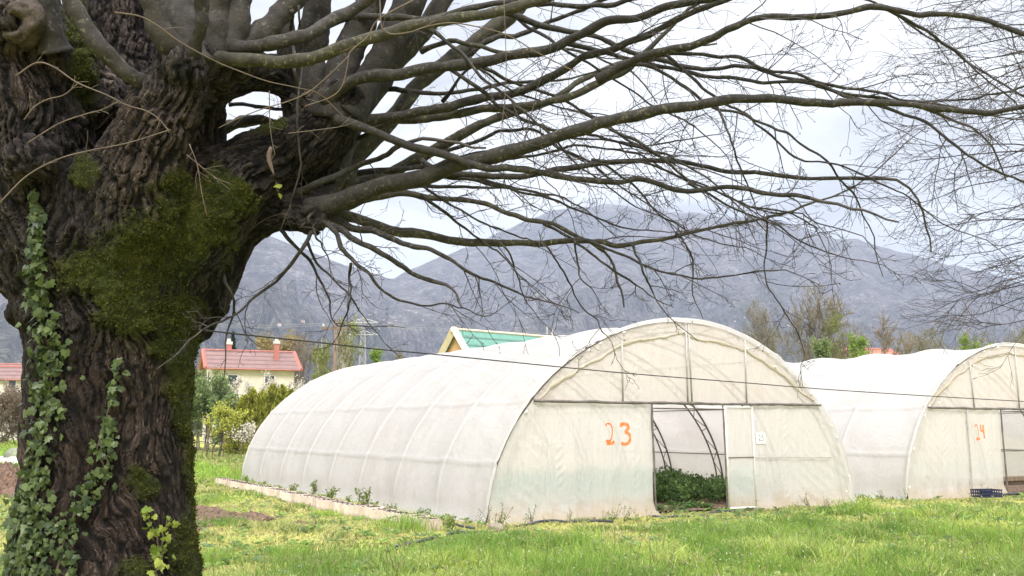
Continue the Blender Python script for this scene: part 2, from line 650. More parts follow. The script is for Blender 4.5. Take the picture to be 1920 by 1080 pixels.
def mountain_mat():
    m, nt, b, o = mat('scrub_slope')
    v = objco(nt)
    s = nd(nt, 'ShaderNodeAttribute', attribute_name='slope').outputs['Fac']
    big = noise_n(nt, v, 0.0022, 5, 0.6, 0.5)
    mid = noise_n(nt, v, 0.016, 6, 0.72, 0.0)
    fine = noise_n(nt, v, 0.075, 4, 0.7)
    up = ramp_n(nt, mid, [(0.36, (0.115, 0.098, 0.100)), (0.51, (0.25, 0.213, 0.208)), (0.66, (0.42, 0.375, 0.355))])
    low = ramp_n(nt, mid, [(0.36, (0.024, 0.033, 0.028)), (0.50, (0.062, 0.076, 0.052)), (0.60, (0.105, 0.128, 0.064)), (0.72, (0.20, 0.19, 0.16))])
    k = math_n(nt, 'ADD', s, math_n(nt, 'MULTIPLY', math_n(nt, 'SUBTRACT', big, 0.5), 0.9))
    c = mix_n(nt, ramp_n(nt, k, [(0.26, (0,) * 3), (0.62, (1,) * 3)]), low, up)
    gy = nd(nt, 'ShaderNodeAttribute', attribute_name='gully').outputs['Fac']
    c = mix_n(nt, ramp_n(nt, gy, [(0.08, (0.85,) * 3), (0.55, (0,) * 3)]), c, mix_n(nt, 1.0, c, (0.60, 0.64, 0.62), 'MULTIPLY'))  # gullies darkened: relief shade put into the colour, along with greener scrub
    c = mix_n(nt, 0.75, c, mix_n(nt, 1.0, c, ramp_n(nt, fine, [(0.32, (0.22,) * 3), (0.50, (0.95,) * 3), (0.68, (2.0,) * 3)]), 'MULTIPLY'))
    lk(nt, c, b.inputs['Base Color'])
    b.inputs['Roughness'].default_value = 0.95
    b.inputs['Specular IOR Level'].default_value = 0.05
    bump(nt, b, math_n(nt, 'ADD', math_n(nt, 'MULTIPLY', mid, 3.0), fine), 1.0, 40.0)
    return m


def roof_mat(name, c1, c2, rows=3.2):
    m, nt, b, o = mat(name)
    uv = nd(nt, 'ShaderNodeAttribute', attribute_name='tile').outputs['Vector']
    n = noise_n(nt, uv, 1.3, 5, 0.65)
    c = ramp_n(nt, n, [(0.3, c2), (0.7, c1)])
    w = nd(nt, 'ShaderNodeTexWave', wave_type='BANDS', bands_direction='Y', wave_profile='SAW')
    w.inputs['Scale'].default_value = rows / 6.37
    lk(nt, uv, w.inputs['Vector'])
    w2 = nd(nt, 'ShaderNodeTexWave', wave_type='BANDS', bands_direction='X', wave_profile='SIN')
    w2.inputs['Scale'].default_value = rows / 6.37 * 1.2
    lk(nt, uv, w2.inputs['Vector'])
    gro = ramp_n(nt, w.outputs['Fac'], [(0.0, (0.30,) * 3), (0.35, (1,) * 3)])
    c = mix_n(nt, 1.0, c, gro, 'MULTIPLY')
    lk(nt, c, b.inputs['Base Color'])
    b.inputs['Roughness'].default_value = 0.6
    bump(nt, b, math_n(nt, 'ADD', w.outputs['Fac'], math_n(nt, 'MULTIPLY', w2.outputs['Fac'], 0.6)), 0.9, 0.06)
    return m


M = {}
M['bark'] = bark_old()
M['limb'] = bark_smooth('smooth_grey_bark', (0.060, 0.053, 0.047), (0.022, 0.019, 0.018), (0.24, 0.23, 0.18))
M['limb_dark'] = bark_smooth('shaded_side_bark', (0.042, 0.037, 0.034), (0.017, 0.015, 0.0145), (0.16, 0.15, 0.12))  # the limb bark again, with shade put into its colours
M['branch'] = bark_smooth('branch_bark', (0.048, 0.043, 0.039), (0.018, 0.016, 0.015), (0.19, 0.185, 0.125), 18, 0.8)
M['lichen'] = bark_smooth('lichen_bark', (0.072, 0.066, 0.049), (0.028, 0.025, 0.021), (0.25, 0.245, 0.14), 16, 0.9)
M['twig'] = simple('twig_bark', (0.080, 0.066, 0.061), (0.036, 0.031, 0.030), 12, 0.8)
M['shoot'] = simple('young_shoot_bark', (0.15, 0.11, 0.082), (0.085, 0.062, 0.05), 14, 0.7)
M['burl'] = bark_smooth('callus_wood', (0.10, 0.078, 0.062), (0.022, 0.017, 0.014), (0.20, 0.16, 0.125), 30, 0.7)
M['ivy'] = leafmat('ivy_leaf', (0.125, 0.165, 0.062), (0.011, 0.026, 0.010), 0.20, 9.0, 0.38)
M['ivy_young'] = leafmat('young_ivy_leaf', (0.36, 0.40, 0.075), (0.16, 0.24, 0.045), 0.35, 6.0, 0.45)
M['moss'] = leafmat('moss_tuft', (0.125, 0.130, 0.022), (0.014, 0.020, 0.005), 0.25, 9.0, 0.9)
M['soil'] = simple('dark_soil', (0.060, 0.042, 0.034), (0.025, 0.018, 0.015), 14, 0.95, 0.8)
M['clay'] = simple('clod_soil', (0.23, 0.145, 0.10), (0.045, 0.028, 0.022), 16, 0.95, 0.9)
M['pot'] = potmat()
M['steel'] = simple('dull_steel_tube', (0.20, 0.18, 0.165), (0.11, 0.095, 0.085), 9, 0.6, 0, metal=0.3)
M['galv'] = simple('galvanised_tube', (0.50, 0.49, 0.47), (0.33, 0.32, 0.30), 9, 0.5, 0, metal=0.2)
M['clip'] = simple('white_clip', (0.80, 0.79, 0.76), (0.66, 0.65, 0.62), 30, 0.5)
M['hose'] = simple('black_polythene_pipe', (0.060, 0.068, 0.085), (0.022, 0.025, 0.032), 7, 0.5)
M['cable'] = simple('black_cable', (0.06, 0.056, 0.054), (0.02, 0.02, 0.02), 20, 0.6)
M['orange'] = simple('orange_spray_paint', (0.76, 0.135, 0.022), (0.82, 0.30, 0.12), 16, 0.6, 0, detail=6)
M['paper'] = simple('white_paper', (0.84, 0.84, 0.82), (0.74, 0.74, 0.72), 12, 0.7)
M['ink'] = simple('grey_marker_ink', (0.13, 0.13, 0.13), (0.20, 0.20, 0.20), 40, 0.7)
M['wood'] = simple('weathered_wood', (0.26, 0.19, 0.14), (0.12, 0.085, 0.065), 5, 0.85, 0.4, stretch=(6, 6, 1))
M['stone'] = simple('pale_stone', (0.33, 0.28, 0.22), (0.17, 0.14, 0.11), 12, 0.9, 0.6)
M['crate'] = simple('blue_plastic_crate', (0.022, 0.028, 0.085), (0.014, 0.018, 0.05), 20, 0.5)
M['white_pipe'] = simple('white_plastic', (0.72, 0.71, 0.69), (0.55, 0.54, 0.53), 6, 0.5)
M['ground'] = ground_mat()
M['mountain'] = mountain_mat()
M['grass'] = tintmat('grass_blade', 0.5)
M['weed'] = leafmat('weed_leaf', (0.23, 0.29, 0.075), (0.095, 0.15, 0.035), 0.35, 6)
M['crop'] = leafmat('crop_leaf', (0.15, 0.25, 0.07), (0.035, 0.080, 0.022), 0.25, 5)

# the first greenhouse's numbers (metres): origin, turn, width, ridge, arch powers, crossbar, length
GO = np.array([-0.3822, 15.1935, 0.0])
GYAW = 0.5317
GW, GH, GP, GQ, GB, GL = 8.3197, 3.4293, 1.7582, 1.9651, 1.945, 14.4646
GEX = np.array([math.cos(GYAW), math.sin(GYAW), 0])
GEY = np.array([-math.sin(GYAW), math.cos(GYAW), 0])
G2U = 10.02


def g_local(P):
    d = np.asarray(P)[:, :2] - GO[:2]
    return d @ GEX[:2], d @ GEY[:2]


# ------------------------------------------------------------------ ground
def spaced(lo, hi, c, fine, grow_=1.07):
    a = [c]
    s = fine
    while a[-1] < hi:
        a.append(a[-1] + s)
        s *= grow_ if a[-1] - c > 14 else 1
    b_ = [c]
    s = fine
    while b_[-1] > lo:
        b_.append(b_[-1] - s)
        s *= grow_ if c - b_[-1] > 10 else 1
    return np.array(b_[:0:-1] + a)


def ground_z(P):
    P = np.asarray(P, float)[:, :2]
    near = np.exp(-((P[:, 0] / 60) ** 2 + ((P[:, 1] - 18) / 60) ** 2))
    z = (fbm(P * 0.35, 3, 3) - 0.5) * 0.16 + (fbm(P * 2.1, 5, 3) - 0.5) * 0.07
    u, s = g_local(P)
    inside = ((u > -1.2) & (s > -0.5)).astype(float)
    return z * near * (1 - 0.75 * inside)


xs, ys = spaced(-460, 520, 0.0, 0.28), spaced(-80, 700, 14.0, 0.28)
X, Y = np.meshgrid(xs, ys)
G = np.stack([X.ravel(), Y.ravel()], 1)
V = np.concatenate([G, ground_z(G)[:, None]], 1)
nx, ny = len(xs), len(ys)
i = np.arange(ny - 1)[:, None] * nx + np.arange(nx - 1)
F = np.stack([i, i + 1, i + nx + 1, i + nx], -1).reshape(-1, 4)
tag(mk('ground', [(V, F)], M['ground']), kind='structure')

# ------------------------------------------------------------------ mountains
SKYL = np.array([(-900, 560), (-600, 500), (-300, 470), (-100, 455), (0, 460), (120, 452), (250, 444), (400, 441), (480, 440), (520, 448), (560, 464),
                 (600, 478), (640, 494), (680, 508), (715, 518), (738, 521), (765, 508), (800, 493), (850, 472), (905, 450), (955, 428),
                 (1000, 407), (1030, 396), (1060, 391), (1100, 389), (1130, 383.5), (1160, 384), (1180, 389), (1212, 393), (1234, 390), (1262, 399),
                 (1300, 398), (1340, 405), (1375, 408), (1400, 404), (1440, 407), (1470, 416), (1520, 434), (1560, 447), (1610, 450), (1650, 461),
                 (1720, 480), (1780, 496), (1850, 509), (1900, 526), (1950, 541), (2100, 575), (2400, 620), (2900, 660)], float)
px = np.linspace(-900, 2900, 620)
py = np.interp(px, SKYL[:, 0], SKYL[:, 1]) + (fbm(np.stack([px * 0.045, px * 0], 1), 40, 3) - .5) * 7
nr_ = 150
Rr = np.interp(px, [-900, 500, 735, 1000, 2900], [3300, 3100, 3700, 4300, 3900])
rr = np.array([ray(a, b) for a, b in zip(px, py)])
az = np.arctan2(rr[:, 0], rr[:, 1])
el = rr[:, 2] / np.hypot(rr[:, 0], rr[:, 1])
sv = np.concatenate([np.linspace(0, 1, nr_) ** 1.25, [1.03, 1.08, 1.2, 1.4]])
R0 = 480
rad = R0 + (Rr[:, None] - R0) * sv[None]
ps = np.clip(sv, 0, 1)
e = el[:, None] * (0.04 * ps + 0.96 * ps ** 1.25)[None]
z = CAMZ + rad * e
MX = np.sin(az)[:, None] * rad
MY = np.cos(az)[:, None] * rad
Q = np.stack([MX.ravel(), MY.ravel()], 1)
env = (np.sin(np.pi * np.clip(sv, 0, 1)) ** 0.8 * smooth01(sv, .15, .60))[None]
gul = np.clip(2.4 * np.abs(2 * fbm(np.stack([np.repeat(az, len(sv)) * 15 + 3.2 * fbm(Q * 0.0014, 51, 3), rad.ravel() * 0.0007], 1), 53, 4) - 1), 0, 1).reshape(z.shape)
z = z + env * ((fbm(Q * 0.0016, 52, 5).reshape(z.shape) - 0.5) * 190 - (0.45 - gul) * 135)
z = np.where(sv[None] > 1, z - (sv[None] - 1) * 1500, z)
z = np.maximum(z, -30)
z[:, 0] = -0.6
V = np.stack([MX, MY, z], -1).reshape(-1, 3)
m_ = len(sv)
i = np.arange(len(px) - 1)[:, None] * m_ + np.arange(m_ - 1)
F = np.stack([i, i + m_, i + m_ + 1, i + 1], -1).reshape(-1, 4)
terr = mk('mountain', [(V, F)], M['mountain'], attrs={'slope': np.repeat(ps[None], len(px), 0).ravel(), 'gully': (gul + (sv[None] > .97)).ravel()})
tag(terr, kind='structure')
TERR = BVHTree.FromPolygons([tuple(v) for v in V], [tuple(f) for f in F.tolist()])
ztop = float(V[:, 2].max()) + 40
hz_lo = np.array([V[:, 0].min() - 60, -82.0, -32.0])
hz_hi = np.array([V[:, 0].max() + 60, V[:, 1].max() + 60, ztop])
hz_lo[0] = min(hz_lo[0], -470)
hm = bpy.data.materials.new('haze_air')
hm.use_nodes = True
hm.node_tree.nodes.clear()
pv = nd(hm.node_tree, 'ShaderNodeVolumePrincipled')
pv.inputs['Color'].default_value = (0.66, 0.77, 1.0, 1)
pv.inputs['Density'].default_value = 0.00017
pv.inputs['Anisotropy'].default_value = 0.0
ho = nd(hm.node_tree, 'ShaderNodeOutputMaterial')
lk(hm.node_tree, pv.outputs[0], ho.inputs['Volume'])
hv, hf = box((hz_lo + hz_hi) / 2, hz_hi - hz_lo)
tag(mk('haze', [(hv, hf)], hm, smooth=False), kind='stuff')

# ------------------------------------------------------------------ the old tree: trunk
TD = 5.2


def wpts(pts, n):
    """pixel axis points (x, y, depth, half width) -> world centreline and radii"""
    sp = spline(np.array(pts, float) * np.array([1, 1, 100, 1]), n)
    sp[:, 2] /= 100
    P = np.array([at(a, b, d) for a, b, d, w in sp])
    return P, sp[:, 3] * sp[:, 2] / FPX


TR = [
    [(195, 1400, 5.2, 205), (196, 1300, 5.2, 180), (197, 1080, 5.2, 163), (200, 900, 5.2, 147), (202, 700, 5.2, 146), (208, 600, 5.2, 160), (215, 500, 5.2, 176), (222, 410, 5.22, 188), (228, 340, 5.25, 160)],
    [(150, 560, 5.15, 110), (110, 440, 5.05, 118), (66, 320, 5.0, 116), (30, 190, 4.95, 118), (15, 90, 4.97, 108), (12, 10, 5.05, 96), (10, -60, 5.1, 70)],
    [(215, 560, 5.1, 100), (235, 430, 4.93, 96), (262, 320, 4.84, 82), (295, 235, 4.8, 66), (328, 165, 4.8, 58), (345, 115, 4.85, 50)],
    [(225, 450, 5.4, 120), (215, 300, 5.5, 105), (212, 160, 5.6, 88), (222, 10, 5.7, 80), (228, -150, 5.8, 70)],
    [(240, 560, 5.2, 110), (315, 460, 5.2, 112), (392, 385, 5.2, 92), (470, 322, 5.25, 72), (548, 286, 5.3, 56), (612, 246, 5.3, 46), (648, 190, 5.3, 40), (662, 160, 5.3, 30)],
    [(320, 590, 5.38, 78), (385, 500, 5.36, 68), (440, 425, 5.35, 50), (500, 396, 5.33, 39), (560, 396, 5.3, 38), (592, 402, 5.27, 36), (606, 396, 5.25, 28)],
    [(330, 170, 4.95, 50), (385, 160, 5.15, 46), (440, 142, 5.3, 36), (500, 138, 5.4, 33), (552, 160, 5.4, 36), (590, 205, 5.38, 42), (605, 250, 5.35, 40)],
    [(330, 440, 5.25, 70), (372, 320, 5.28, 50), (384, 240, 5.25, 36), (380, 165, 5.2, 40)],
    [(90, 160, 5.35, 70), (150, 300, 5.4, 90), (170, 430, 5.35, 90)],
    [(560, 400, 5.5, 20), (590, 360, 5.48, 30), (612, 300, 5.45, 30), (640, 250, 5.4, 30)],
]
parts, CL = [], []
for pts in TR:
    P, R = wpts(pts, 44)
    CL.append((P, R))
    parts.append(tube(P, R, 20))
# knobs and old wounds swelling out of the trunk
for (x, y, d, r) in [(585, 408, 5.16, 30), (60, 300, 4.62, 45), (20, 420, 5.0, 55), (395, 560, 5.35, 34), (410, 500, 5.36, 40), (28, 520, 5.1, 40), (40, 590, 5.1, 26),
                     (120, 130, 4.95, 60), (180, 190, 5.15, 60), (340, 130, 4.72, 46), (390, 120, 4.9, 44), (440, 110, 5.0, 40), (20, 50, 4.72, 62)]:
    c = at(x, y, d)
    rr_ = r * d / FPX
    P = np.array([c + np.array([0, 0, t]) * rr_ for t in (-1, -.92, -.7, -.35, 0, .35, .7, .92, 1)])
    R = rr_ * np.sqrt(np.maximum(0.02, 1 - np.array([-1, -.92, -.7, -.35, 0, .35, .7, .92, 1]) ** 2))
    parts.append(tube(P, R, 14))
tmp = mk('tmp', parts, M['bark'])
md = tmp.modifiers.new('r', 'REMESH')
md.mode = 'VOXEL'
md.voxel_size = 0.0095
md2 = tmp.modifiers.new('s', 'SMOOTH')
md2.iterations = 7
md2.factor = 0.5
dg = bpy.context.evaluated_depsgraph_get()
me2 = bpy.data.meshes.new_from_object(tmp.evaluated_get(dg))
nv = len(me2.vertices)
V = np.empty(nv * 3, np.float32)
me2.vertices.foreach_get('co', V)
V = V.reshape(-1, 3).astype(float)
N = np.empty(nv * 3, np.float32)
me2.vertices.foreach_get('normal', N)
N = N.reshape(-1, 3).astype(float)
fl = np.empty(len(me2.loops), np.int32)
me2.loops.foreach_get('vertex_index', fl)
F = fl.reshape(-1, 4)
bpy.data.objects.remove(tmp)
# bark furrows that follow each limb
best = np.full(nv, 9.0)
bark = np.zeros((nv, 3))
acc = np.zeros(nv)
wsum = np.zeros(nv)
for j, (P, R) in enumerate(CL):
    T, A, B = frames(P)
    s_ = np.concatenate([[0], np.cumsum(np.linalg.norm(np.diff(P, axis=0), axis=1))])
    d2 = ((V[:, None, :] - P[None]) ** 2).sum(-1)
    k = d2.argmin(1)
    rel = V - P[k]
    ax = (rel * T[k]).sum(1)
    rad_ = rel - T[k] * ax[:, None]
    dist = np.linalg.norm(rad_, axis=1)
    vv = s_[k] + ax
    u_ = nrm(rad_)
    th = np.stack([(u_ * A[k]).sum(1), (u_ * B[k]).sum(1)], 1) * R.mean()
    # a slow spiral in the grain
    twist = 0.35 * vv + 0.8 * (fbm(V * 2.2, 60 + j, 2) - .5)
    co, si = np.cos(twist), np.sin(twist)
    th = np.stack([th[:, 0] * co - th[:, 1] * si, th[:, 0] * si + th[:, 1] * co], 1)
    q = np.stack([th[:, 0], th[:, 1], vv * 0.125 + j * 3.1], 1)
    q = q + 0.035 * (np.stack([vnoise(V * 9, 70), vnoise(V * 9, 71), vnoise(V * 9, 72) * .4], 1) - .5)
    q = q + 0.010 * (np.stack([vnoise(V * 34, 73), vnoise(V * 34, 74), vnoise(V * 34, 75) * .5], 1) - .5)
    score = np.abs(dist - R[k]) + 0.02 * j / 10
    w = np.exp(-score / 0.018) + 1e-9
    a1 = np.abs(2 * vnoise(q * 42, 81) - 1)
    a2 = np.abs(2 * vnoise(q * 70, 82) - 1)
    f_ = 0.70 * smooth01(a1, 0.02, 0.32) + 0.30 * smooth01(a2, 0.0, 0.36)
    a3 = 0.5 + 0 * np.abs(2 * vnoise(np.stack([th[:, 0] * 11, th[:, 1] * 11, vv * 13], 1) + 1.5 * vnoise(V * 20, 76)[:, None], 83) - 1)
    f_ = f_ * (0.45 + 0.55 * smooth01(a3, 0.0, 0.16))
    acc += w * f_
    wsum += w
    upd = score < best
    best[upd] = score[upd]
    bark[upd] = q[upd]
fur = acc / wsum
PX = to_px(V)
# moss: thick where it grew, by place on the bark
mm = np.full(nv, -9.0)
for (x, y, rx, ry) in [(205, 505, 105, 85), (300, 470, 95, 115), (300, 575, 80, 62), (370, 430, 78, 78), (418, 378, 66, 62), (350, 665, 26, 110), (362, 850, 20, 220),
                       (352, 1040, 34, 90), (265, 905, 36, 34), (162, 322, 28, 30), (158, 120, 26, 95), (142, 30, 26, 70), (245, 1062, 46, 32), (500, 238, 40, 14), (330, 350, 30, 40), (348, 720, 34, 120), (330, 640, 50, 60), (235, 590, 60, 40)]:
    mm = np.maximum(mm, 1 - ((PX[:, 0] - x) / rx) ** 2 - ((PX[:, 1] - y) / ry) ** 2)
mm = np.clip(mm, -1, 1) + (fbm(V * 7, 90, 5, .65) - .5) * 2.6 + (fur - .6) * .35
moss = smooth01(mm, -0.20, 0.75)
lump = (fbm(V * 4.2, 95, 3) - .5) * 0.06 + (fbm(V * 11, 97, 3) - .5) * 0.018
mo_h = moss * (0.012 + 0.035 * (fbm(V * 24, 99, 3) - 0.35))
V2 = V + N * (lump + (fur - 0.65) * 0.030 * (1 - 0.65 * moss) * (1 - .58 * smooth01(PX[:, 1], 560, 720)) + mo_h)[:, None]
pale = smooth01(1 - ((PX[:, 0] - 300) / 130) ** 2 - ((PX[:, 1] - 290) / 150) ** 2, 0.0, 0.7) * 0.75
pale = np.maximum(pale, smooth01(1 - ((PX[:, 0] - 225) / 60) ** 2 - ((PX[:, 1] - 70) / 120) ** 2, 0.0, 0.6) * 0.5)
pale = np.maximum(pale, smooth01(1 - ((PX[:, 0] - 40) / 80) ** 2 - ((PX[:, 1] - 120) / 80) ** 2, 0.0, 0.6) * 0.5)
base = np.array([at(197, 1300, 5.2)[0], at(197, 1300, 5.2)[1], 0.0])
tree = thing('old_tree', 'massive old pollarded tree with furrowed mossy trunk and long bare branches', 'tree', base)
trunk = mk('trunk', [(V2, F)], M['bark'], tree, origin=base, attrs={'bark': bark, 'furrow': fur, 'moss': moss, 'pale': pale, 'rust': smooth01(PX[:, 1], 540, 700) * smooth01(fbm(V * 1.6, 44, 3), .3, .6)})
TRB = BVHTree.FromPolygons([tuple(v) for v in V2], [tuple(f) for f in F.tolist()])
# tufts standing off the mossy bark
pm = np.where(N[:, 1] < 0.45, moss ** 2, 0) * (.15 + smooth01(fbm(V * 9, 92, 3), .4, .62))
sel = rng.choice(nv, 42000, p=pm / pm.sum())
pp = V2[sel] + rng.normal(size=(len(sel), 3)) * 0.006
lv, lf = leafquads(pp, rng.uniform(0.007, 0.018, len(pp)), 0.2, 0.45)
mt = mk('moss', [(lv, lf)], M['moss'], trunk, smooth=False, origin=base)
mt['kind'] = 'stuff'

# the swollen callus with a hollow at the top of the left limb
c0 = at(25, 44, 4.60)
vx = nrm(at(127, 46, 4.56) - c0)
vyy = nrm(at(27, -54, 4.56) - c0)
vd = nrm(np.array([0, 0, CAMZ]) - c0)
prof = [(0.02, -.22), (9, -.16), (11, -.06), (14, -.01), (18, .015), (23, .03), (28, .032), (33, .025), (38, .016), (43, .0), (48, -.02), (54, -.05), (60, -.09), (68, -.14), (78, -.22)]
vb = []
for r, h in prof:
    for t in np.linspace(0, 2 * np.pi, 40, endpoint=False):
        k = r * 4.6 / FPX * (1 + .06 * math.sin(t * 2 + 1) + .03 * math.sin(5 * t))
        vb.append(c0 + vx * math.cos(t) * k * 1.1 + vyy * math.sin(t) * k * .9 + vd * (h + .010 * math.sin(r * 1.5 + 2.2 * math.sin(2 * t + r * .07)) + .006 * math.sin(t * 13 + r * .4)))
vb = np.array(vb)
i = np.arange(len(prof) - 1)[:, None] * 40
j = np.arange(40)[None]
fb = np.stack([i + j, i + (j + 1) % 40, i + 40 + (j + 1) % 40, i + 40 + j], -1).reshape(-1, 4)
vb = vb + (vnoise(vb * 22, 5)[:, None] - .5) * 0.03 * vd
mk('burl', [(vb, fb)], M['burl'], tree, origin=base)

# ------------------------------------------------------------------ smooth upper limbs
LIMBS = [  # (pixel x, y, depth, half width)...
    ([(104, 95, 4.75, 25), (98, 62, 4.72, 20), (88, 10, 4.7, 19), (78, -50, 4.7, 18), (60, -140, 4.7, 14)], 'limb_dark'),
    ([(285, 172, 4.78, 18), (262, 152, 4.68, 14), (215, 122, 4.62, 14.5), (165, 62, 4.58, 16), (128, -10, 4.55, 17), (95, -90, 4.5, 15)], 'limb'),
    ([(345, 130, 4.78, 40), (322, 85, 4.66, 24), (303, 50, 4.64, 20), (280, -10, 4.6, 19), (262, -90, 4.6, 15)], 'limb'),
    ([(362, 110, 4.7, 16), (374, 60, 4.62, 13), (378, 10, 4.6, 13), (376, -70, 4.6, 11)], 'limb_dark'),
    ([(352, 120, 4.82, 46), (346, 50, 4.85, 36), (334, -20, 4.9, 30), (320, -120, 4.9, 24)], 'limb'),
    ([(392, 120, 4.9, 34), (404, 50, 4.9, 24), (408, -20, 4.9, 21), (412, -120, 4.9, 17)], 'limb'),
    ([(405, 120, 4.95, 40), (432, 60, 4.98, 30), (448, -10, 5.0, 27), (460, -110, 5.0, 22)], 'limb'),
    ([(430, 125, 5.0, 34), (462, 90, 5.05, 26), (505, 45, 5.1, 21), (548, 0, 5.15, 20), (610, -70, 5.2, 17)], 'limb'),
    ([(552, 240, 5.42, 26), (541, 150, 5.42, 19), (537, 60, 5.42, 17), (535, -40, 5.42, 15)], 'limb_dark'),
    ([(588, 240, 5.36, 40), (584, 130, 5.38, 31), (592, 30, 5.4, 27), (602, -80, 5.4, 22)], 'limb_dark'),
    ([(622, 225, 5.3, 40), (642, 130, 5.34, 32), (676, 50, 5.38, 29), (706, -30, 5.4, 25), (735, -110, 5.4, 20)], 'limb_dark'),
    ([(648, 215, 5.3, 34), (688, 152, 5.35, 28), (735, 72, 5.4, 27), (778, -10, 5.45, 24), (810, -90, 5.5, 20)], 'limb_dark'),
    ([(592, 395, 5.42, 26), (622, 318, 5.5, 28), (655, 245, 5.55, 26), (702, 168, 5.6, 24), (762, 92, 5.65, 22), (815, 25, 5.7, 19), (850, -40, 5.75, 17)], 'limb'),
    ([(640, 350, 5.6, 19), (662, 298, 5.65, 17), (704, 252, 5.7, 16), (748, 200, 5.75, 15), (800, 145, 5.8, 14), (856, 102, 5.85, 14), (920, 58, 5.9, 15), (962, 24, 5.95, 15), (1020, -40, 6.0, 13)], 'lichen'),
]
for pts, mk_ in LIMBS:
    P, R = wpts(pts, 40)
    R = R * (1 + 0.24 * (fbm(P * 7, 31, 3) - .5) * 2) * (1 + .3 * np.exp(-np.linspace(0, 1, 40) / .06))
    P = P + (np.stack([fbm(P * 3, 32 + q, 2) for q in range(3)], 1) - .5) * 0.05
    V, F = tube(P, R, 20)
    V[:-2] += ((fbm(V[:-2] * 16, 33, 3) - .5) * 0.025)[:, None] * nrm(V[:-2] - np.repeat(P, 20, 0))
    mk('limb', [(V, F)], M[mk_], tree, origin=base)

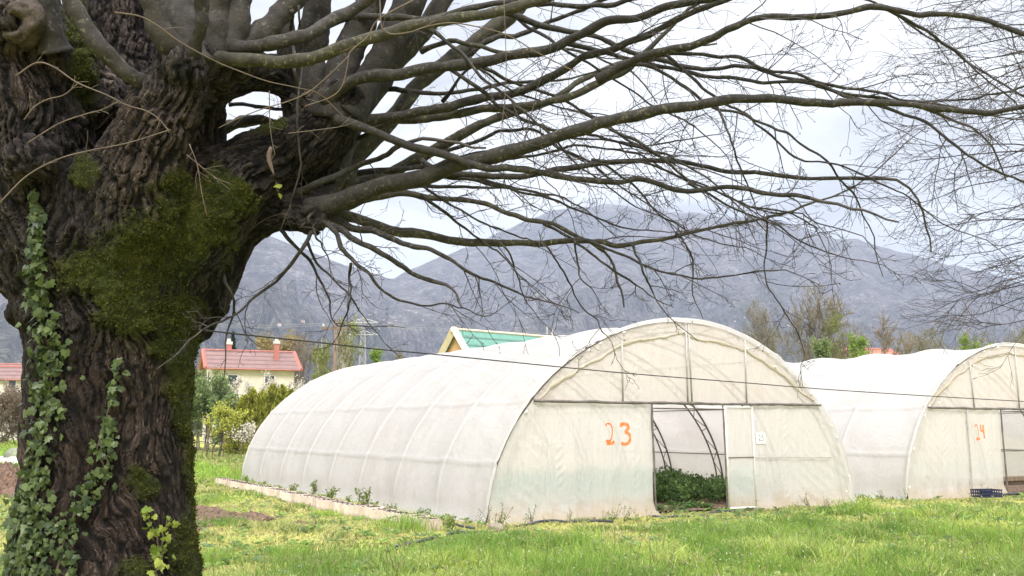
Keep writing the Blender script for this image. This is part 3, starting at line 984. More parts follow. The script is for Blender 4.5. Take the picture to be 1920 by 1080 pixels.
# ------------------------------------------------------------------ long branches, traced, with their twigs
# (pixel points, depth at start, depth at end, width px at start, width px at end, twigs per metre, bark)
BR = [
    ([(385, 252), (430, 236), (470, 227), (505, 229), (540, 245)], 5.6, 5.5, 26, 18, 3, 'limb'),
    ([(430, 196), (470, 197), (515, 201), (545, 215)], 5.5, 5.5, 8, 6, 4, 'branch'),
    ([(392, 112), (420, 111), (470, 112), (525, 113), (600, 104), (680, 76), (740, 58), (800, 44), (870, 33), (930, 20), (1000, 3), (1080, -22), (1180, -60)], 4.85, 4.9, 26, 19, 5, 'lichen'),
    ([(440, 92), (492, 84), (560, 70), (610, 46), (665, 13), (700, -8), (760, -60)], 4.9, 5.0, 28, 21, 0, 'limb'),
    ([(610, 190), (645, 160), (677, 146), (740, 140), (800, 129), (852, 123), (905, 115), (960, 107), (1000, 96), (1045, 84), (1102, 60), (1140, 43), (1200, 29), (1255, 16), (1320, 2), (1400, -18), (1500, -60)], 5.2, 4.7, 26, 13, 6, 'branch'),
    ([(600, 232), (650, 228), (720, 219), (800, 207), (860, 197), (930, 181), (980, 166), (1020, 150), (1060, 130), (1092, 108), (1140, 92), (1200, 72), (1255, 46), (1310, 22), (1362, 1), (1440, -40)], 5.3, 4.9, 22, 11, 7, 'branch'),
    ([(640, 236), (700, 227), (800, 222), (880, 211), (925, 203), (1000, 196), (1060, 183), (1120, 160), (1165, 135), (1184, 121)], 5.4, 5.2, 19, 13, 6, 'lichen'),
    ([(610, 375), (660, 350), (722, 331), (788, 292), (835, 268), (930, 222), (985, 204), (1050, 180), (1090, 150), (1130, 130), (1172, 116), (1215, 112)], 5.6, 6.0, 30, 9, 6, 'lichen'),
    ([(580, 395), (620, 384), (652, 373), (720, 346), (796, 334), (850, 314), (920, 293), (1000, 271), (1050, 256), (1095, 245), (1136, 228), (1200, 213), (1250, 201), (1330, 192), (1400, 185), (1450, 186), (1550, 193), (1600, 191), (1700, 198), (1760, 206), (1850, 209), (1875, 206), (1930, 200), (2020, 206)], 5.2, 4.3, 38, 9, 7, 'branch'),
    ([(630, 224), (660, 232), (700, 246), (744, 264), (800, 281), (860, 300), (900, 310), (960, 318), (1010, 322), (1060, 331), (1110, 338), (1160, 341), (1200, 337), (1240, 345), (1294, 356), (1330, 356), (1362, 350), (1400, 354), (1440, 362), (1490, 366), (1520, 373)], 5.15, 4.6, 18, 8, 7, 'branch'),
    ([(800, 312), (840, 325), (900, 330), (960, 329), (1010, 324), (1060, 315), (1110, 308), (1150, 303), (1200, 302), (1280, 303), (1320, 313), (1370, 321), (1440, 327), (1500, 335), (1550, 334), (1600, 333), (1652, 334)], 5.1, 4.9, 13, 7, 8, 'branch'),
    ([(600, 398), (650, 388), (700, 372), (754, 363), (800, 368), (842, 373), (900, 378), (940, 395), (980, 408), (1020, 414), (1060, 428), (1095, 446), (1130, 470)], 5.3, 5.2, 16, 7, 8, 'lichen'),
    ([(592, 402), (640, 403), (692, 419), (740, 433), (800, 441), (870, 455), (950, 457), (1020, 455), (1080, 451), (1130, 460), (1160, 463), (1220, 450), (1280, 435), (1330, 424), (1400, 418), (1450, 405), (1500, 390), (1540, 374), (1600, 352)], 5.25, 4.8, 22, 3.5, 8, 'lichen'),
    ([(594, 408), (629, 410), (660, 428), (700, 434), (740, 449), (778, 464), (817, 473), (856, 495), (884, 508), (930, 530), (972, 546)], 5.2, 4.9, 18, 4, 8, 'branch'),
    ([(590, 405), (615, 418), (636, 431), (662, 446), (700, 466), (733, 490), (767, 505), (800, 520), (812, 528)], 5.2, 5.0, 15, 8, 7, 'branch'),
    ([(592, 408), (618, 424), (634, 443), (650, 477), (686, 508), (707, 531), (739, 558), (775, 569), (806, 570), (840, 568), (880, 584)], 5.15, 4.8, 11, 2.5, 8, 'branch'),
    ([(600, 410), (587, 430), (577, 456), (556, 480), (525, 516), (499, 542), (465, 570), (434, 595), (400, 612), (380, 622)], 5.2, 4.9, 10, 3.5, 8, 'branch'),
    ([(505, 400), (525, 430), (556, 464), (585, 495), (606, 537), (621, 576), (624, 597), (634, 610), (652, 612)], 5.3, 5.0, 10, 2.5, 8, 'branch'),
    ([(577, 456), (598, 495), (629, 526), (653, 558), (673, 585)], 5.1, 4.9, 6, 3, 8, 'branch'),
    ([(658, 495), (656, 534), (651, 586), (647, 597)], 5.0, 4.9, 6, 3, 10, 'branch'),
    ([(388, 480), (402, 500), (418, 519), (434, 552), (439, 586), (432, 616)], 5.3, 5.2, 8, 4, 8, 'branch'),
    ([(585, 415), (591, 437), (608, 466), (618, 484)], 5.2, 5.1, 5, 3, 10, 'branch'),
    ([(600, 52), (660, 32), (740, 34), (800, 37), (850, 26), (904, 12), (960, 3), (1010, 8), (1050, 8), (1110, 8), (1150, 6), (1185, 1)], 5.4, 5.2, 15, 9, 5, 'branch'),
    ([(860, 118), (925, 73), (960, 68), (990, 58), (1010, 48), (1040, 37), (1060, 30), (1105, 14), (1160, -12)], 5.8, 5.6, 12, 7, 6, 'branch'),
    ([(940, 18), (985, 36), (1020, 48), (1060, 56), (1100, 65), (1150, 84), (1200, 104), (1240, 115), (1290, 124), (1340, 126), (1375, 121), (1420, 128), (1455, 141), (1500, 148), (1542, 164), (1600, 180), (1660, 186)], 5.5, 4.8, 12, 6, 8, 'branch'),
    ([(1060, 80), (1130, 98), (1200, 112), (1260, 127), (1330, 143), (1400, 150), (1440, 152), (1490, 150), (1530, 157), (1570, 172), (1600, 183), (1650, 191), (1710, 198), (1770, 214)], 5.2, 4.7, 9, 6, 8, 'branch'),
    ([(1184, 121), (1215, 108), (1254, 100), (1300, 103), (1380, 107), (1422, 121), (1450, 130), (1500, 137), (1530, 153), (1565, 162), (1600, 167), (1650, 176), (1700, 190), (1740, 192)], 5.2, 4.8, 9, 5, 8, 'branch'),
    ([(1120, 150), (1170, 122), (1210, 103), (1268, 92), (1325, 75), (1367, 56), (1398, 42), (1435, 32), (1500, 33), (1533, 30), (1596, 22), (1630, 15), (1665, 16), (1720, 26), (1780, 29), (1830, 33), (1870, 46), (1925, 63), (2000, 84)], 5.0, 4.2, 16, 9, 7, 'branch'),
    ([(830, 190), (887, 127), (944, 160), (985, 180), (1040, 200), (1100, 215)], 5.4, 5.2, 7, 3, 8, 'branch'),
    ([(835, 118), (848, 133), (904, 173), (935, 200), (977, 225), (1010, 237), (1050, 246), (1100, 252), (1140, 262), (1200, 277), (1250, 290), (1300, 318)], 5.3, 4.9, 9, 4, 8, 'branch'),
    ([(880, 110), (904, 125), (970, 155), (1020, 176), (1060, 192), (1120, 226), (1180, 262), (1250, 300)], 5.3, 5.0, 8, 4, 8, 'branch'),
    ([(1180, 120), (1223, 125), (1285, 160), (1312, 186), (1340, 203), (1380, 210), (1417, 225), (1458, 244), (1475, 250), (1505, 270), (1540, 292), (1557, 305), (1575, 332), (1600, 362)], 5.0, 4.7, 7, 4, 8, 'branch'),
    ([(1245, 100), (1298, 144), (1350, 187), (1400, 214), (1440, 250), (1500, 300), (1556, 304), (1600, 318), (1660, 345), (1740, 400)], 5.1, 4.7, 6, 3, 8, 'branch'),
    ([(1340, 192), (1358, 226), (1372, 270), (1383, 295), (1395, 325), (1405, 350), (1412, 372)], 4.9, 4.8, 5, 3, 9, 'branch'),
    ([(1090, 208), (1133, 233), (1200, 270), (1240, 295), (1260, 310), (1285, 330), (1310, 345), (1340, 355), (1380, 375), (1420, 388), (1460, 396), (1490, 405), (1530, 421)], 5.1, 4.7, 7, 3, 9, 'branch'),
    ([(1110, 300), (1200, 308), (1250, 320), (1290, 338), (1330, 352), (1390, 378), (1450, 400), (1500, 398), (1512, 406)], 4.95, 4.7, 6, 3, 9, 'branch'),
    ([(1290, 343), (1320, 358), (1350, 375), (1390, 395), (1430, 413), (1460, 425), (1490, 446), (1560, 480)], 4.9, 4.7, 5, 3, 9, 'branch'),
    ([(1120, 300), (1160, 325), (1200, 358), (1228, 395), (1260, 415), (1290, 434), (1330, 450), (1380, 462)], 4.9, 4.7, 5, 2.5, 9, 'branch'),
    ([(1020, 420), (1060, 440), (1087, 459), (1128, 488), (1160, 512), (1191, 535)], 5.1, 5.0, 6, 4, 5, 'branch'),
    ([(1186, 458), (1200, 492), (1212, 526), (1221, 550)], 4.9, 4.9, 5, 3.5, 4, 'branch'),
    ([(1100, 450), (1128, 462), (1197, 490), (1235, 508), (1272, 517), (1312, 523), (1369, 518), (1420, 505)], 5.0, 4.8, 6, 3, 10, 'branch'),
    ([(1005, 455), (1025, 462), (1040, 488), (1056, 511), (1068, 535), (1077, 558), (1094, 583), (1119, 600), (1131, 622)], 5.0, 4.9, 4, 2.5, 9, 'branch'),
    ([(938, 456), (950, 470), (969, 517), (980, 545), (990, 568)], 5.0, 4.9, 4, 2.5, 10, 'branch'),
    ([(1078, 454), (1080, 490), (1086, 520), (1110, 545)], 4.95, 4.9, 4, 2.5, 9, 'branch'),
    ([(1440, 405), (1437, 420), (1435, 470), (1436, 520), (1455, 555), (1480, 590), (1500, 640)], 4.85, 4.8, 4, 2, 8, 'branch'),
    ([(1268, 438), (1280, 450), (1290, 468), (1303, 489)], 4.9, 4.85, 5, 3.5, 4, 'branch'),
    ([(790, 300), (833, 330), (900, 342), (1000, 365), (1050, 381), (1100, 400), (1160, 425), (1225, 433)], 5.2, 4.9, 8, 3, 9, 'branch'),
    ([(770, 325), (800, 352), (840, 382), (880, 405), (920, 425), (960, 440), (990, 445)], 5.3, 5.0, 6, 3, 9, 'branch'),
    ([(790, 366), (808, 380), (843, 408), (873, 430), (890, 448), (930, 470), (960, 500)], 5.2, 5.0, 7, 3, 9, 'branch'),
    ([(850, 300), (890, 287), (960, 275), (1000, 264), (1050, 262), (1130, 262), (1200, 272), (1280, 262)], 5.5, 5.3, 6, 3, 9, 'branch'),
    ([(900, 300), (962, 294), (1030, 285), (1080, 274), (1140, 280), (1200, 292), (1260, 326)], 5.4, 5.2, 7, 3, 9, 'branch'),
    ([(820, 288), (858, 277), (900, 260), (946, 243), (995, 242), (1020, 256), (1045, 278), (1080, 294), (1112, 307), (1160, 350), (1200, 372)], 5.6, 5.2, 9, 3, 9, 'branch'),
    ([(800, 52), (821, 63), (845, 85), (870, 107), (910, 150), (960, 190), (1010, 235), (1080, 300), (1190, 388)], 5.2, 5.0, 8, 3, 8, 'branch'),
    ([(940, 14), (962, 27), (990, 50), (1030, 75), (1090, 110), (1150, 150), (1210, 185), (1300, 235)], 5.6, 5.3, 8, 3, 8, 'branch'),
    ([(560, 362), (600, 345), (640, 326), (690, 303), (735, 280), (750, 272)], 5.25, 5.1, 15, 9, 3, 'branch'),
    ([(560, 10), (564, 60), (567, 125), (562, 177), (559, 225), (559, 252)], 5.0, 5.0, 4, 5, 2, 'limb'),
    ([(547, 20), (550, 120), (556, 155), (563, 172)], 5.1, 5.1, 8, 6, 2, 'limb'),
    ([(620, 280), (650, 268), (720, 232), (765, 214), (800, 208)], 5.5, 5.5, 12, 8, 6, 'branch'),
    ([(640, 350), (700, 345), (760, 345), (830, 350), (900, 352)], 5.7, 5.6, 14, 6, 7, 'branch'),
    ([(640, 330), (720, 318), (800, 312), (880, 326), (960, 350), (1040, 366)], 5.8, 5.8, 14, 4, 8, 'branch'),
    ([(1600, 20), (1650, 10), (1700, 35), (1760, 75), (1812, 112), (1860, 146), (1930, 190)], 4.8, 4.8, 7, 4, 8, 'branch'),
    ([(1540, -10), (1640, 5), (1735, 65), (1800, 100), (1850, 150), (1900, 190)], 4.9, 4.8, 5, 3, 8, 'branch'),
    ([(1700, 196), (1760, 188), (1830, 182), (1880, 175), (1940, 160)], 4.8, 4.6, 6, 3, 8, 'branch'),
    ([(1640, 194), (1690, 212), (1740, 226), (1790, 270), (1850, 310), (1930, 345)], 4.7, 4.5, 7, 4, 8, 'branch'),
    ([(640, 178), (690, 165), (760, 172), (830, 176), (900, 165), (1000, 150)], 5.7, 5.7, 12, 6, 6, 'branch'),
    ([(790, 95), (840, 80), (900, 88), (960, 100), (1040, 92), (1120, 105)], 5.9, 5.8, 11, 5, 7, 'lichen'),
]


def twigs_for(P, R, dens, sag=-0.03, scale=1.0):
    """three orders of fine twigs off a branch centreline"""
    L = np.linalg.norm(np.diff(P, axis=0), axis=1).sum()
    k = max(1, int(L * dens * 0.52))
    p, t, f, _ = along(P[None], k, 0.22, 1.0)
    rs = np.interp(f, np.linspace(0, 1, len(R)), R)
    d = side_dir(t, rng.uniform(0.45, 1.25, k), 0.0)
    d[:, 2] += rng.normal(0, 0.25, k)
    ln = rng.uniform(0.15, 0.70, k) * scale * (1.15 - 0.5 * f)
    A1 = grow(p, d, ln, 8, 0.14, (0.05, 0, sag))
    # every tip carries on as a twig
    tip = grow(P[-1:], nrm(P[-1:] - P[-3:-2]), np.array([0.55 * scale]), 8, 0.16, (0, 0, -0.04))
    A1 = np.concatenate([A1, tip])
    r1 = np.concatenate([np.minimum(rs * 0.6, rng.uniform(0.0026, 0.0042, k)), R[-1:] * 0.9])
    tp = np.linspace(1, 0.45, 8)[None]
    out = [tubes(A1, r1[:, None] * tp, 4)]
    p, t, f, ix = along(A1, 4, 0.12, 1.0)
    d = side_dir(t, rng.uniform(0.5, 1.1, len(p)), 0.0)
    A2 = grow(p, d, rng.uniform(0.06, 0.26, len(p)) * scale, 6, 0.18, (0.02, 0, sag))
    out.append(tubes(A2, rng.uniform(0.0014, 0.0021, len(p))[:, None] * np.linspace(1, 0.6, 6)[None], 3))
    p, t, f, ix = along(A2, 2, 0.2, 1.0)
    d = side_dir(t, rng.uniform(0.5, 1.1, len(p)))
    A3 = grow(p, d, rng.uniform(0.02, 0.11, len(p)) * scale, 4, 0.22, (0, 0, 0))
    out.append(tubes(A3, rng.uniform(0.0010, 0.0015, len(p))[:, None] * np.linspace(1, 0.8, 4)[None], 3))
    # buds
    bp = A3[:, -1]
    lv, lf = leafquads(bp, rng.uniform(0.006, 0.012, len(bp)), 0.2, 0.55)
    out.append((lv, lf))
    return out


for bi, (pts, d0, d1, w0, w1, dens, mk_) in enumerate(BR):
    n = max(14, int(len(pts) * 5))
    sp = spline(np.array(pts, float), n)
    t = np.linspace(0, 1, n)
    dep = d0 + (d1 - d0) * t + 0.10 * np.sin(t * 7 + bi)
    dep -= 0.10 * np.sin(bi)
    P = np.array([at(a, b, d) for (a, b), d in zip(sp, dep)])
    P += (np.stack([fbm(P * 6, 20 + q, 3) for q in range(3)], 1) - .5) * 0.040 * np.minimum(1, t * 6)[:, None]
    R = (w1 + (w0 - w1) * (1 - t) ** 1.45) * (1 + .35 * np.exp(-t / .025)) * dep / FPX / 2 * (1 + 0.16 * (vnoise(P * 14, 8) - .5) * 2)
    V, F = tube(P, R, 10 if w0 > 9 else 7)
    b_ = mk('branch', [(V, F)], M[mk_], tree, origin=base)
    if dens:
        lowb = pts[-1][1] > 425
        tp = twigs_for(P, R, dens, -0.01 if lowb else -0.02, 0.62 if lowb else 0.95)
        o_ = mk('twig_spray', tp, M['twig'], b_, origin=base)

# pale young shoots hanging in front of the trunk
SH = [
    ([(215, 23), (260, 30), (292, 46), (340, 80), (400, 113), (440, 130), (500, 152), (560, 165), (600, 177), (650, 225)], 4.3, 4.9, 4),
    ([(30, 142), (68, 118), (100, 125), (145, 155), (200, 178), (240, 198), (275, 208), (300, 225), (318, 249)], 4.3, 4.3, 4),
    ([(45, 225), (65, 200), (90, 186), (120, 178), (145, 157)], 4.3, 4.3, 3.5),
    ([(0, 380), (50, 330), (110, 298), (170, 282), (240, 268), (320, 243)], 4.3, 4.4, 4),
    ([(52, 268), (110, 232), (160, 214), (190, 206), (222, 190)], 4.3, 4.35, 3.5),
    ([(712, -10), (714, 40), (718, 55), (735, 64), (770, 60), (800, 50), (850, 43), (920, 56), (960, 70), (1010, 100), (1080, 135)], 4.5, 4.4, 4),
    ([(775, 0), (710, 36), (690, 68), (670, 85), (655, 100), (652, 120), (642, 160), (620, 182), (572, 199)], 4.5, 4.5, 4),
    ([(655, 104), (620, 138), (580, 172), (540, 190), (490, 205), (440, 225), (410, 240)], 4.5, 4.5, 3.5),
    ([(540, 250), (600, 243), (640, 237), (668, 228)], 4.7, 4.9, 3),
    ([(505, 170), (506, 230), (511, 270), (516, 290)], 4.7, 4.7, 3),
    ([(355, 270), (370, 310), (378, 360), (388, 405)], 4.6, 4.6, 3),
    ([(350, 290), (400, 330), (432, 345)], 4.6, 4.6, 2.5),
    ([(945, 0), (949, 120), (946, 190), (938, 260)], 4.5, 4.5, 2.5),
]
for pts, d0, d1, w in SH:
    n = len(pts) * 5
    sp = spline(np.array(pts, float), n)
    dep = np.linspace(d0, d1, n)
    P = np.array([at(a, b, d) for (a, b), d in zip(sp, dep)])
    R = np.linspace(1, .7, n) * w * 0.74 * 4.4 / FPX / 2
    V, F = tube(P, R, 6)
    pr = [(V, F)]
    p, t, f, _ = along(P[None], 6, 0.1, 1)
    A2 = grow(p, side_dir(t, rng.uniform(.4, .9, 6)), rng.uniform(.02, .10, 6), 5, .15)
    pr.append(tubes(A2, np.full((6, 5), 0.0014), 4))
    mk('shoot', pr, M['shoot'], tree, origin=base)
# a strip of torn bark hanging under the limb
P = np.array([at(a, b, 4.75) for a, b in spline(np.array([(508, 275), (504, 295), (509, 315), (514, 328)], float), 10)])
V, F = tube(P, np.array([.006, .011, .012, .013, .012, .011, .010, .008, .006, .003]), 7)
mk('bark_strip', [(V, F)], M['shoot'], tree, origin=base)


# ------------------------------------------------------------------ ivy on the trunk
def ivy(name, label, cat, paths, count, smin, smax, m_leaf):
    """paths: [(x, y, half spread px), ...]"""
    root = None
    stems, LV, LF, off = [], [], [], 0
    LO = np.array([(0, .04), (.26, -.12), (.54, .16), (.36, .34), (.40, .60), (.20, .66), (0, 1.0), (-.20, .66), (-.40, .60), (-.36, .34), (-.54, .16), (-.26, -.12)])
    for path, cnt in zip(paths, count):
        sp = spline(np.array(path, float), 60)
        ax = []
        for x, y, w in sp:
            d = Vector(ray(x, y)).normalized()
            h = TRB.ray_cast(Vector((0, 0, CAMZ)), d)
            if h[0] is not None:
                ax.append(np.array(h[0]) + np.array(h[1]) * 0.012)
        ax = np.array(ax)
        stems.append(tube(ax, np.linspace(.007, .003, len(ax))[::-1], 6))
        for k in range(cnt):
            q = int(rng.integers(0, 60))
            x = sp[q, 0] + rng.normal() * sp[q, 2] * 0.55
            y = sp[q, 1] + rng.uniform(-9, 9)
            d = Vector(ray(x, y)).normalized()
            h = TRB.ray_cast(Vector((0, 0, CAMZ)), d)
            if h[0] is None:
                continue
            nn = np.array(h[1])
            c = np.array(h[0]) + nn * rng.uniform(.012, .06)
            nrm_ = nrm(nn + rng.normal(size=3) * .6 + np.array([0, -.25, .35]))
            dn = nrm(np.array([0, 0, -1.0]) + rng.normal(size=3) * .65)
            a = nrm(dn - nrm_ * (dn @ nrm_))
            b = np.cross(nrm_, a)
            s = smin + (smax - smin) * rng.random() ** 1.7
            jit = LO * rng.uniform(.85, 1.15, LO.shape)
            vv = c + s * (jit[:, :1] * b + jit[:, 1:] * a + (-0.35 * np.abs(jit[:, :1]) ** 1.0 * .5 - 0.10 * jit[:, 1:] ** 2) * nrm_)
            LV.append(np.concatenate([[c + a * s * .33], vv]))
            n = 12
            f = np.array([[0, 1 + i, 1 + (i + 1) % n] for i in range(n)]) + off
            LF.append(f)
            off += 13
    LV, LF = np.concatenate(LV), np.concatenate(LF)
    o = stems[0][0][-1]
    root = thing(name, label, cat, tuple(o))
    mk('stem', stems, M['shoot'], root, origin=o)
    mk('foliage', [(LV, LF)], m_leaf, root, smooth=False, origin=o)
    return root


ivy('ivy_vine', 'broad dark green ivy climbing the left side of the mossy trunk', 'ivy',
    [[(72, 365, 6), (74, 450, 9), (72, 530, 18), (84, 600, 22), (98, 680, 34), (95, 740, 32), (85, 800, 27), (75, 860, 25), (70, 940, 30), (70, 1020, 38), (68, 1110, 46)],
     [(60, 900, 18), (45, 960, 22), (40, 1030, 26), (36, 1110, 28)]], [820, 220], .022, .058, M['ivy'])
ivy('ivy_vine', 'narrow ivy strand up the middle of the trunk, right of the broad ivy', 'ivy',
    [[(218, 680, 4), (214, 730, 8), (200, 780, 11), (185, 830, 17), (190, 880, 18), (160, 930, 20), (130, 990, 26), (112, 1060, 34), (105, 1110, 30)],
     [(208, 790, 10), (203, 850, 12), (196, 910, 10)]], [230, 34], .020, .050, M['ivy'])
ivy('ivy_vine', 'small yellow-green ivy sprig low on the right side of the trunk', 'ivy',
    [[(266, 955, 10), (285, 990, 16), (296, 1030, 18), (290, 1075, 22), (270, 1110, 20)], [(310, 975, 4), (302, 1010, 6), (300, 1060, 8)]], [56, 14], .022, .048, M['ivy_young'])
ivy('ivy_sprig', 'tiny bright green ivy leaf sprouting under the right limb', 'ivy', [[(517, 340, 3), (519, 350, 4), (518, 358, 3)]], [3], .03, .045, M['ivy_young'])
# ------------------------------------------------------------------ tunnel greenhouses
FILM_ROOF = filmmat('roof_film', (0.795, 0.785, 0.79), (0.66, 0.58, 0.53), 0.10, 0.55, 0, 0.34, 0.6, (1.0, 0.945, 0.885))
FILM_GABLE = filmmat('gable_film', (0.765, 0.705, 0.658), (0.62, 0.50, 0.39), 0.17, 0.46, 0, 0.45, 0.6)
FILM_PANEL = filmmat('front_film', (0.82, 0.79, 0.767), (0.73, 0.66, 0.54), 0.15, 0.46, 0.75, 0.45, 0.5)
FILM_PLAIN = filmmat('side_film', (0.82, 0.787, 0.762), (0.71, 0.64, 0.54), 0.15, 0.46, 0.25, 0.5, 0.5)
FILM_FOLD = filmmat('folded_film', (0.60, 0.535, 0.44), (0.46, 0.38, 0.29), 0.05, 0.3, 0, 0.5, 0.6)


def arch_z(t, h=GH):
    t = (np.sqrt(np.asarray(t, float) ** 2 + .0025) - .05) / (math.sqrt(1.0025) - .05)
    return h * np.maximum(0, 1 - np.abs(t) ** GP) ** (1 / GQ)


def arch_tz(z, h=GH):
    return np.maximum(0, 1 - (z / h) ** GQ) ** (1 / GP)


def arch_pts(n, off=0.0, lo=-1, hi=1):
    """points (u,z) along the arch, moved in by off"""
    a = np.linspace(lo, hi, 700)
    a = np.sign(a) * (1 - (1 - np.abs(a)) ** 2.0)      # dense at the feet
    u, z = GW / 2 * (1 + a), arch_z(a)
    d = np.stack([np.gradient(u), np.gradient(z)], 1)
    d = nrm(d)
    u2, z2 = u + d[:, 1] * off, z - d[:, 0] * off
    L = np.concatenate([[0], np.cumsum(np.hypot(np.diff(u2), np.diff(z2)))])
    s = np.linspace(0, L[-1], n)
    return np.stack([np.interp(s, L, u2), np.interp(s, L, z2)], 1), np.stack([np.interp(s, L, d[:, 1]), -np.interp(s, L, d[:, 0])], 1)


def wave_s(u, z, seed, amp=1.0):
    """how far the front film bellies out (metres, towards the viewer is negative)"""
    q = np.stack([u, z], 1)
    pl = np.sin(u * 9.0 + 3 * fbm(q * np.array([1.2, .5]), seed, 2) + z * 0.8) * 0.008
    pl = pl + (fbm(q * np.array([4.5, 1.0]) + 7, seed + 3, 3) - .5) * 0.030
    dg_ = np.sin((u * .8 + z * 1.1) * 24 + 6 * fbm(q * 1.4, seed + 8, 2)) * 0.005 * smooth01(fbm(q * 1.1, seed + 5, 2), .45, .65)
    ch = 0
    for uc, a0 in ((1.38, .011), (1.76, .012), (.72, .007), (2.95, .007), (6.55, .009), (7.2, .008)):
        ch = ch + .6 * a0 * np.exp(-((u - uc) / .085) ** 2) * np.sin((z + np.sign(.5 - (uc * 7 % 1)) * (u - uc) * .9) * 44 + 3 * fbm(q * 2, seed + 9, 2)) * smooth01(fbm(np.stack([z * 1.3, u * .3], 1), seed + int(uc * 10), 2), .36, .55)
    fan = .007 * np.sin(np.arctan2(u - 5.85, np.abs(z - 1.5) + .3) * 34) * np.exp(-((u - 6.25) / .5) ** 2) * smooth01(1.35 - z, 0, .5)
    return (pl + dg_ + ch + fan) * amp


def film_panel(u0, u1, zlo, zhi, seed, s0=0.0, amp=1.0, nu=None, nz=60, flare=0.0):
    nu = nu or max(8, int((u1 - u0) / 0.03))
    uu = np.linspace(u0, u1, nu)
    lo = np.broadcast_to(np.asarray(zlo(uu) if callable(zlo) else zlo, float), uu.shape)
    hi = np.broadcast_to(np.asarray(zhi(uu) if callable(zhi) else zhi, float), uu.shape)
    w = np.linspace(0, 1, nz)
    U = np.repeat(uu[:, None], nz, 1)
    Z = lo[:, None] * (1 - w) + hi[:, None] * w
    s = s0 + wave_s(U.ravel(), Z.ravel(), seed, amp).reshape(U.shape)
    if flare:
        k = np.clip(1 - Z / 0.28, 0, 1) ** 2
        e0 = np.exp(-(U - u0) / 0.10)
        e1 = np.exp(-(u1 - U) / 0.10)
        U = U + flare * k * (e1 - e0)
        s = s - 0.10 * k
    V = np.stack([U, s, Z], -1).reshape(-1, 3)
    i = np.arange(nu - 1)[:, None] * nz + np.arange(nz - 1)
    F = np.stack([i, i + nz, i + nz + 1, i + 1], -1).reshape(-1, 4)
    return V, F


def bar(a, b, r, n=7):
    return tube(np.array([a, b], float), r, n)


def ribbon(pts, w, seed, s0=-0.016, amp=1.0):
    """a brush stroke lying on the front film: pts (u,z)"""
    P = spline(np.array(pts, float), max(10, len(pts) * 6))
    d = nrm(np.gradient(P, axis=0))
    nn = np.stack([-d[:, 1], d[:, 0]], 1)
    ww = w * (0.75 + 0.5 * vnoise(np.stack([P[:, 0] * 40, P[:, 1] * 40], 1), 3))
    ww[0] *= .5
    ww[-1] *= .5
    A, B = P + nn * ww[:, None] / 2, P - nn * ww[:, None] / 2
    Q = np.stack([A, B], 1).reshape(-1, 2)
    s = wave_s(Q[:, 0], Q[:, 1], seed, amp) + s0
    V = np.stack([Q[:, 0], s, Q[:, 1]], 1)
    i = np.arange(len(P) - 1) * 2
    return V, np.stack([i, i + 1, i + 3, i + 2], 1)


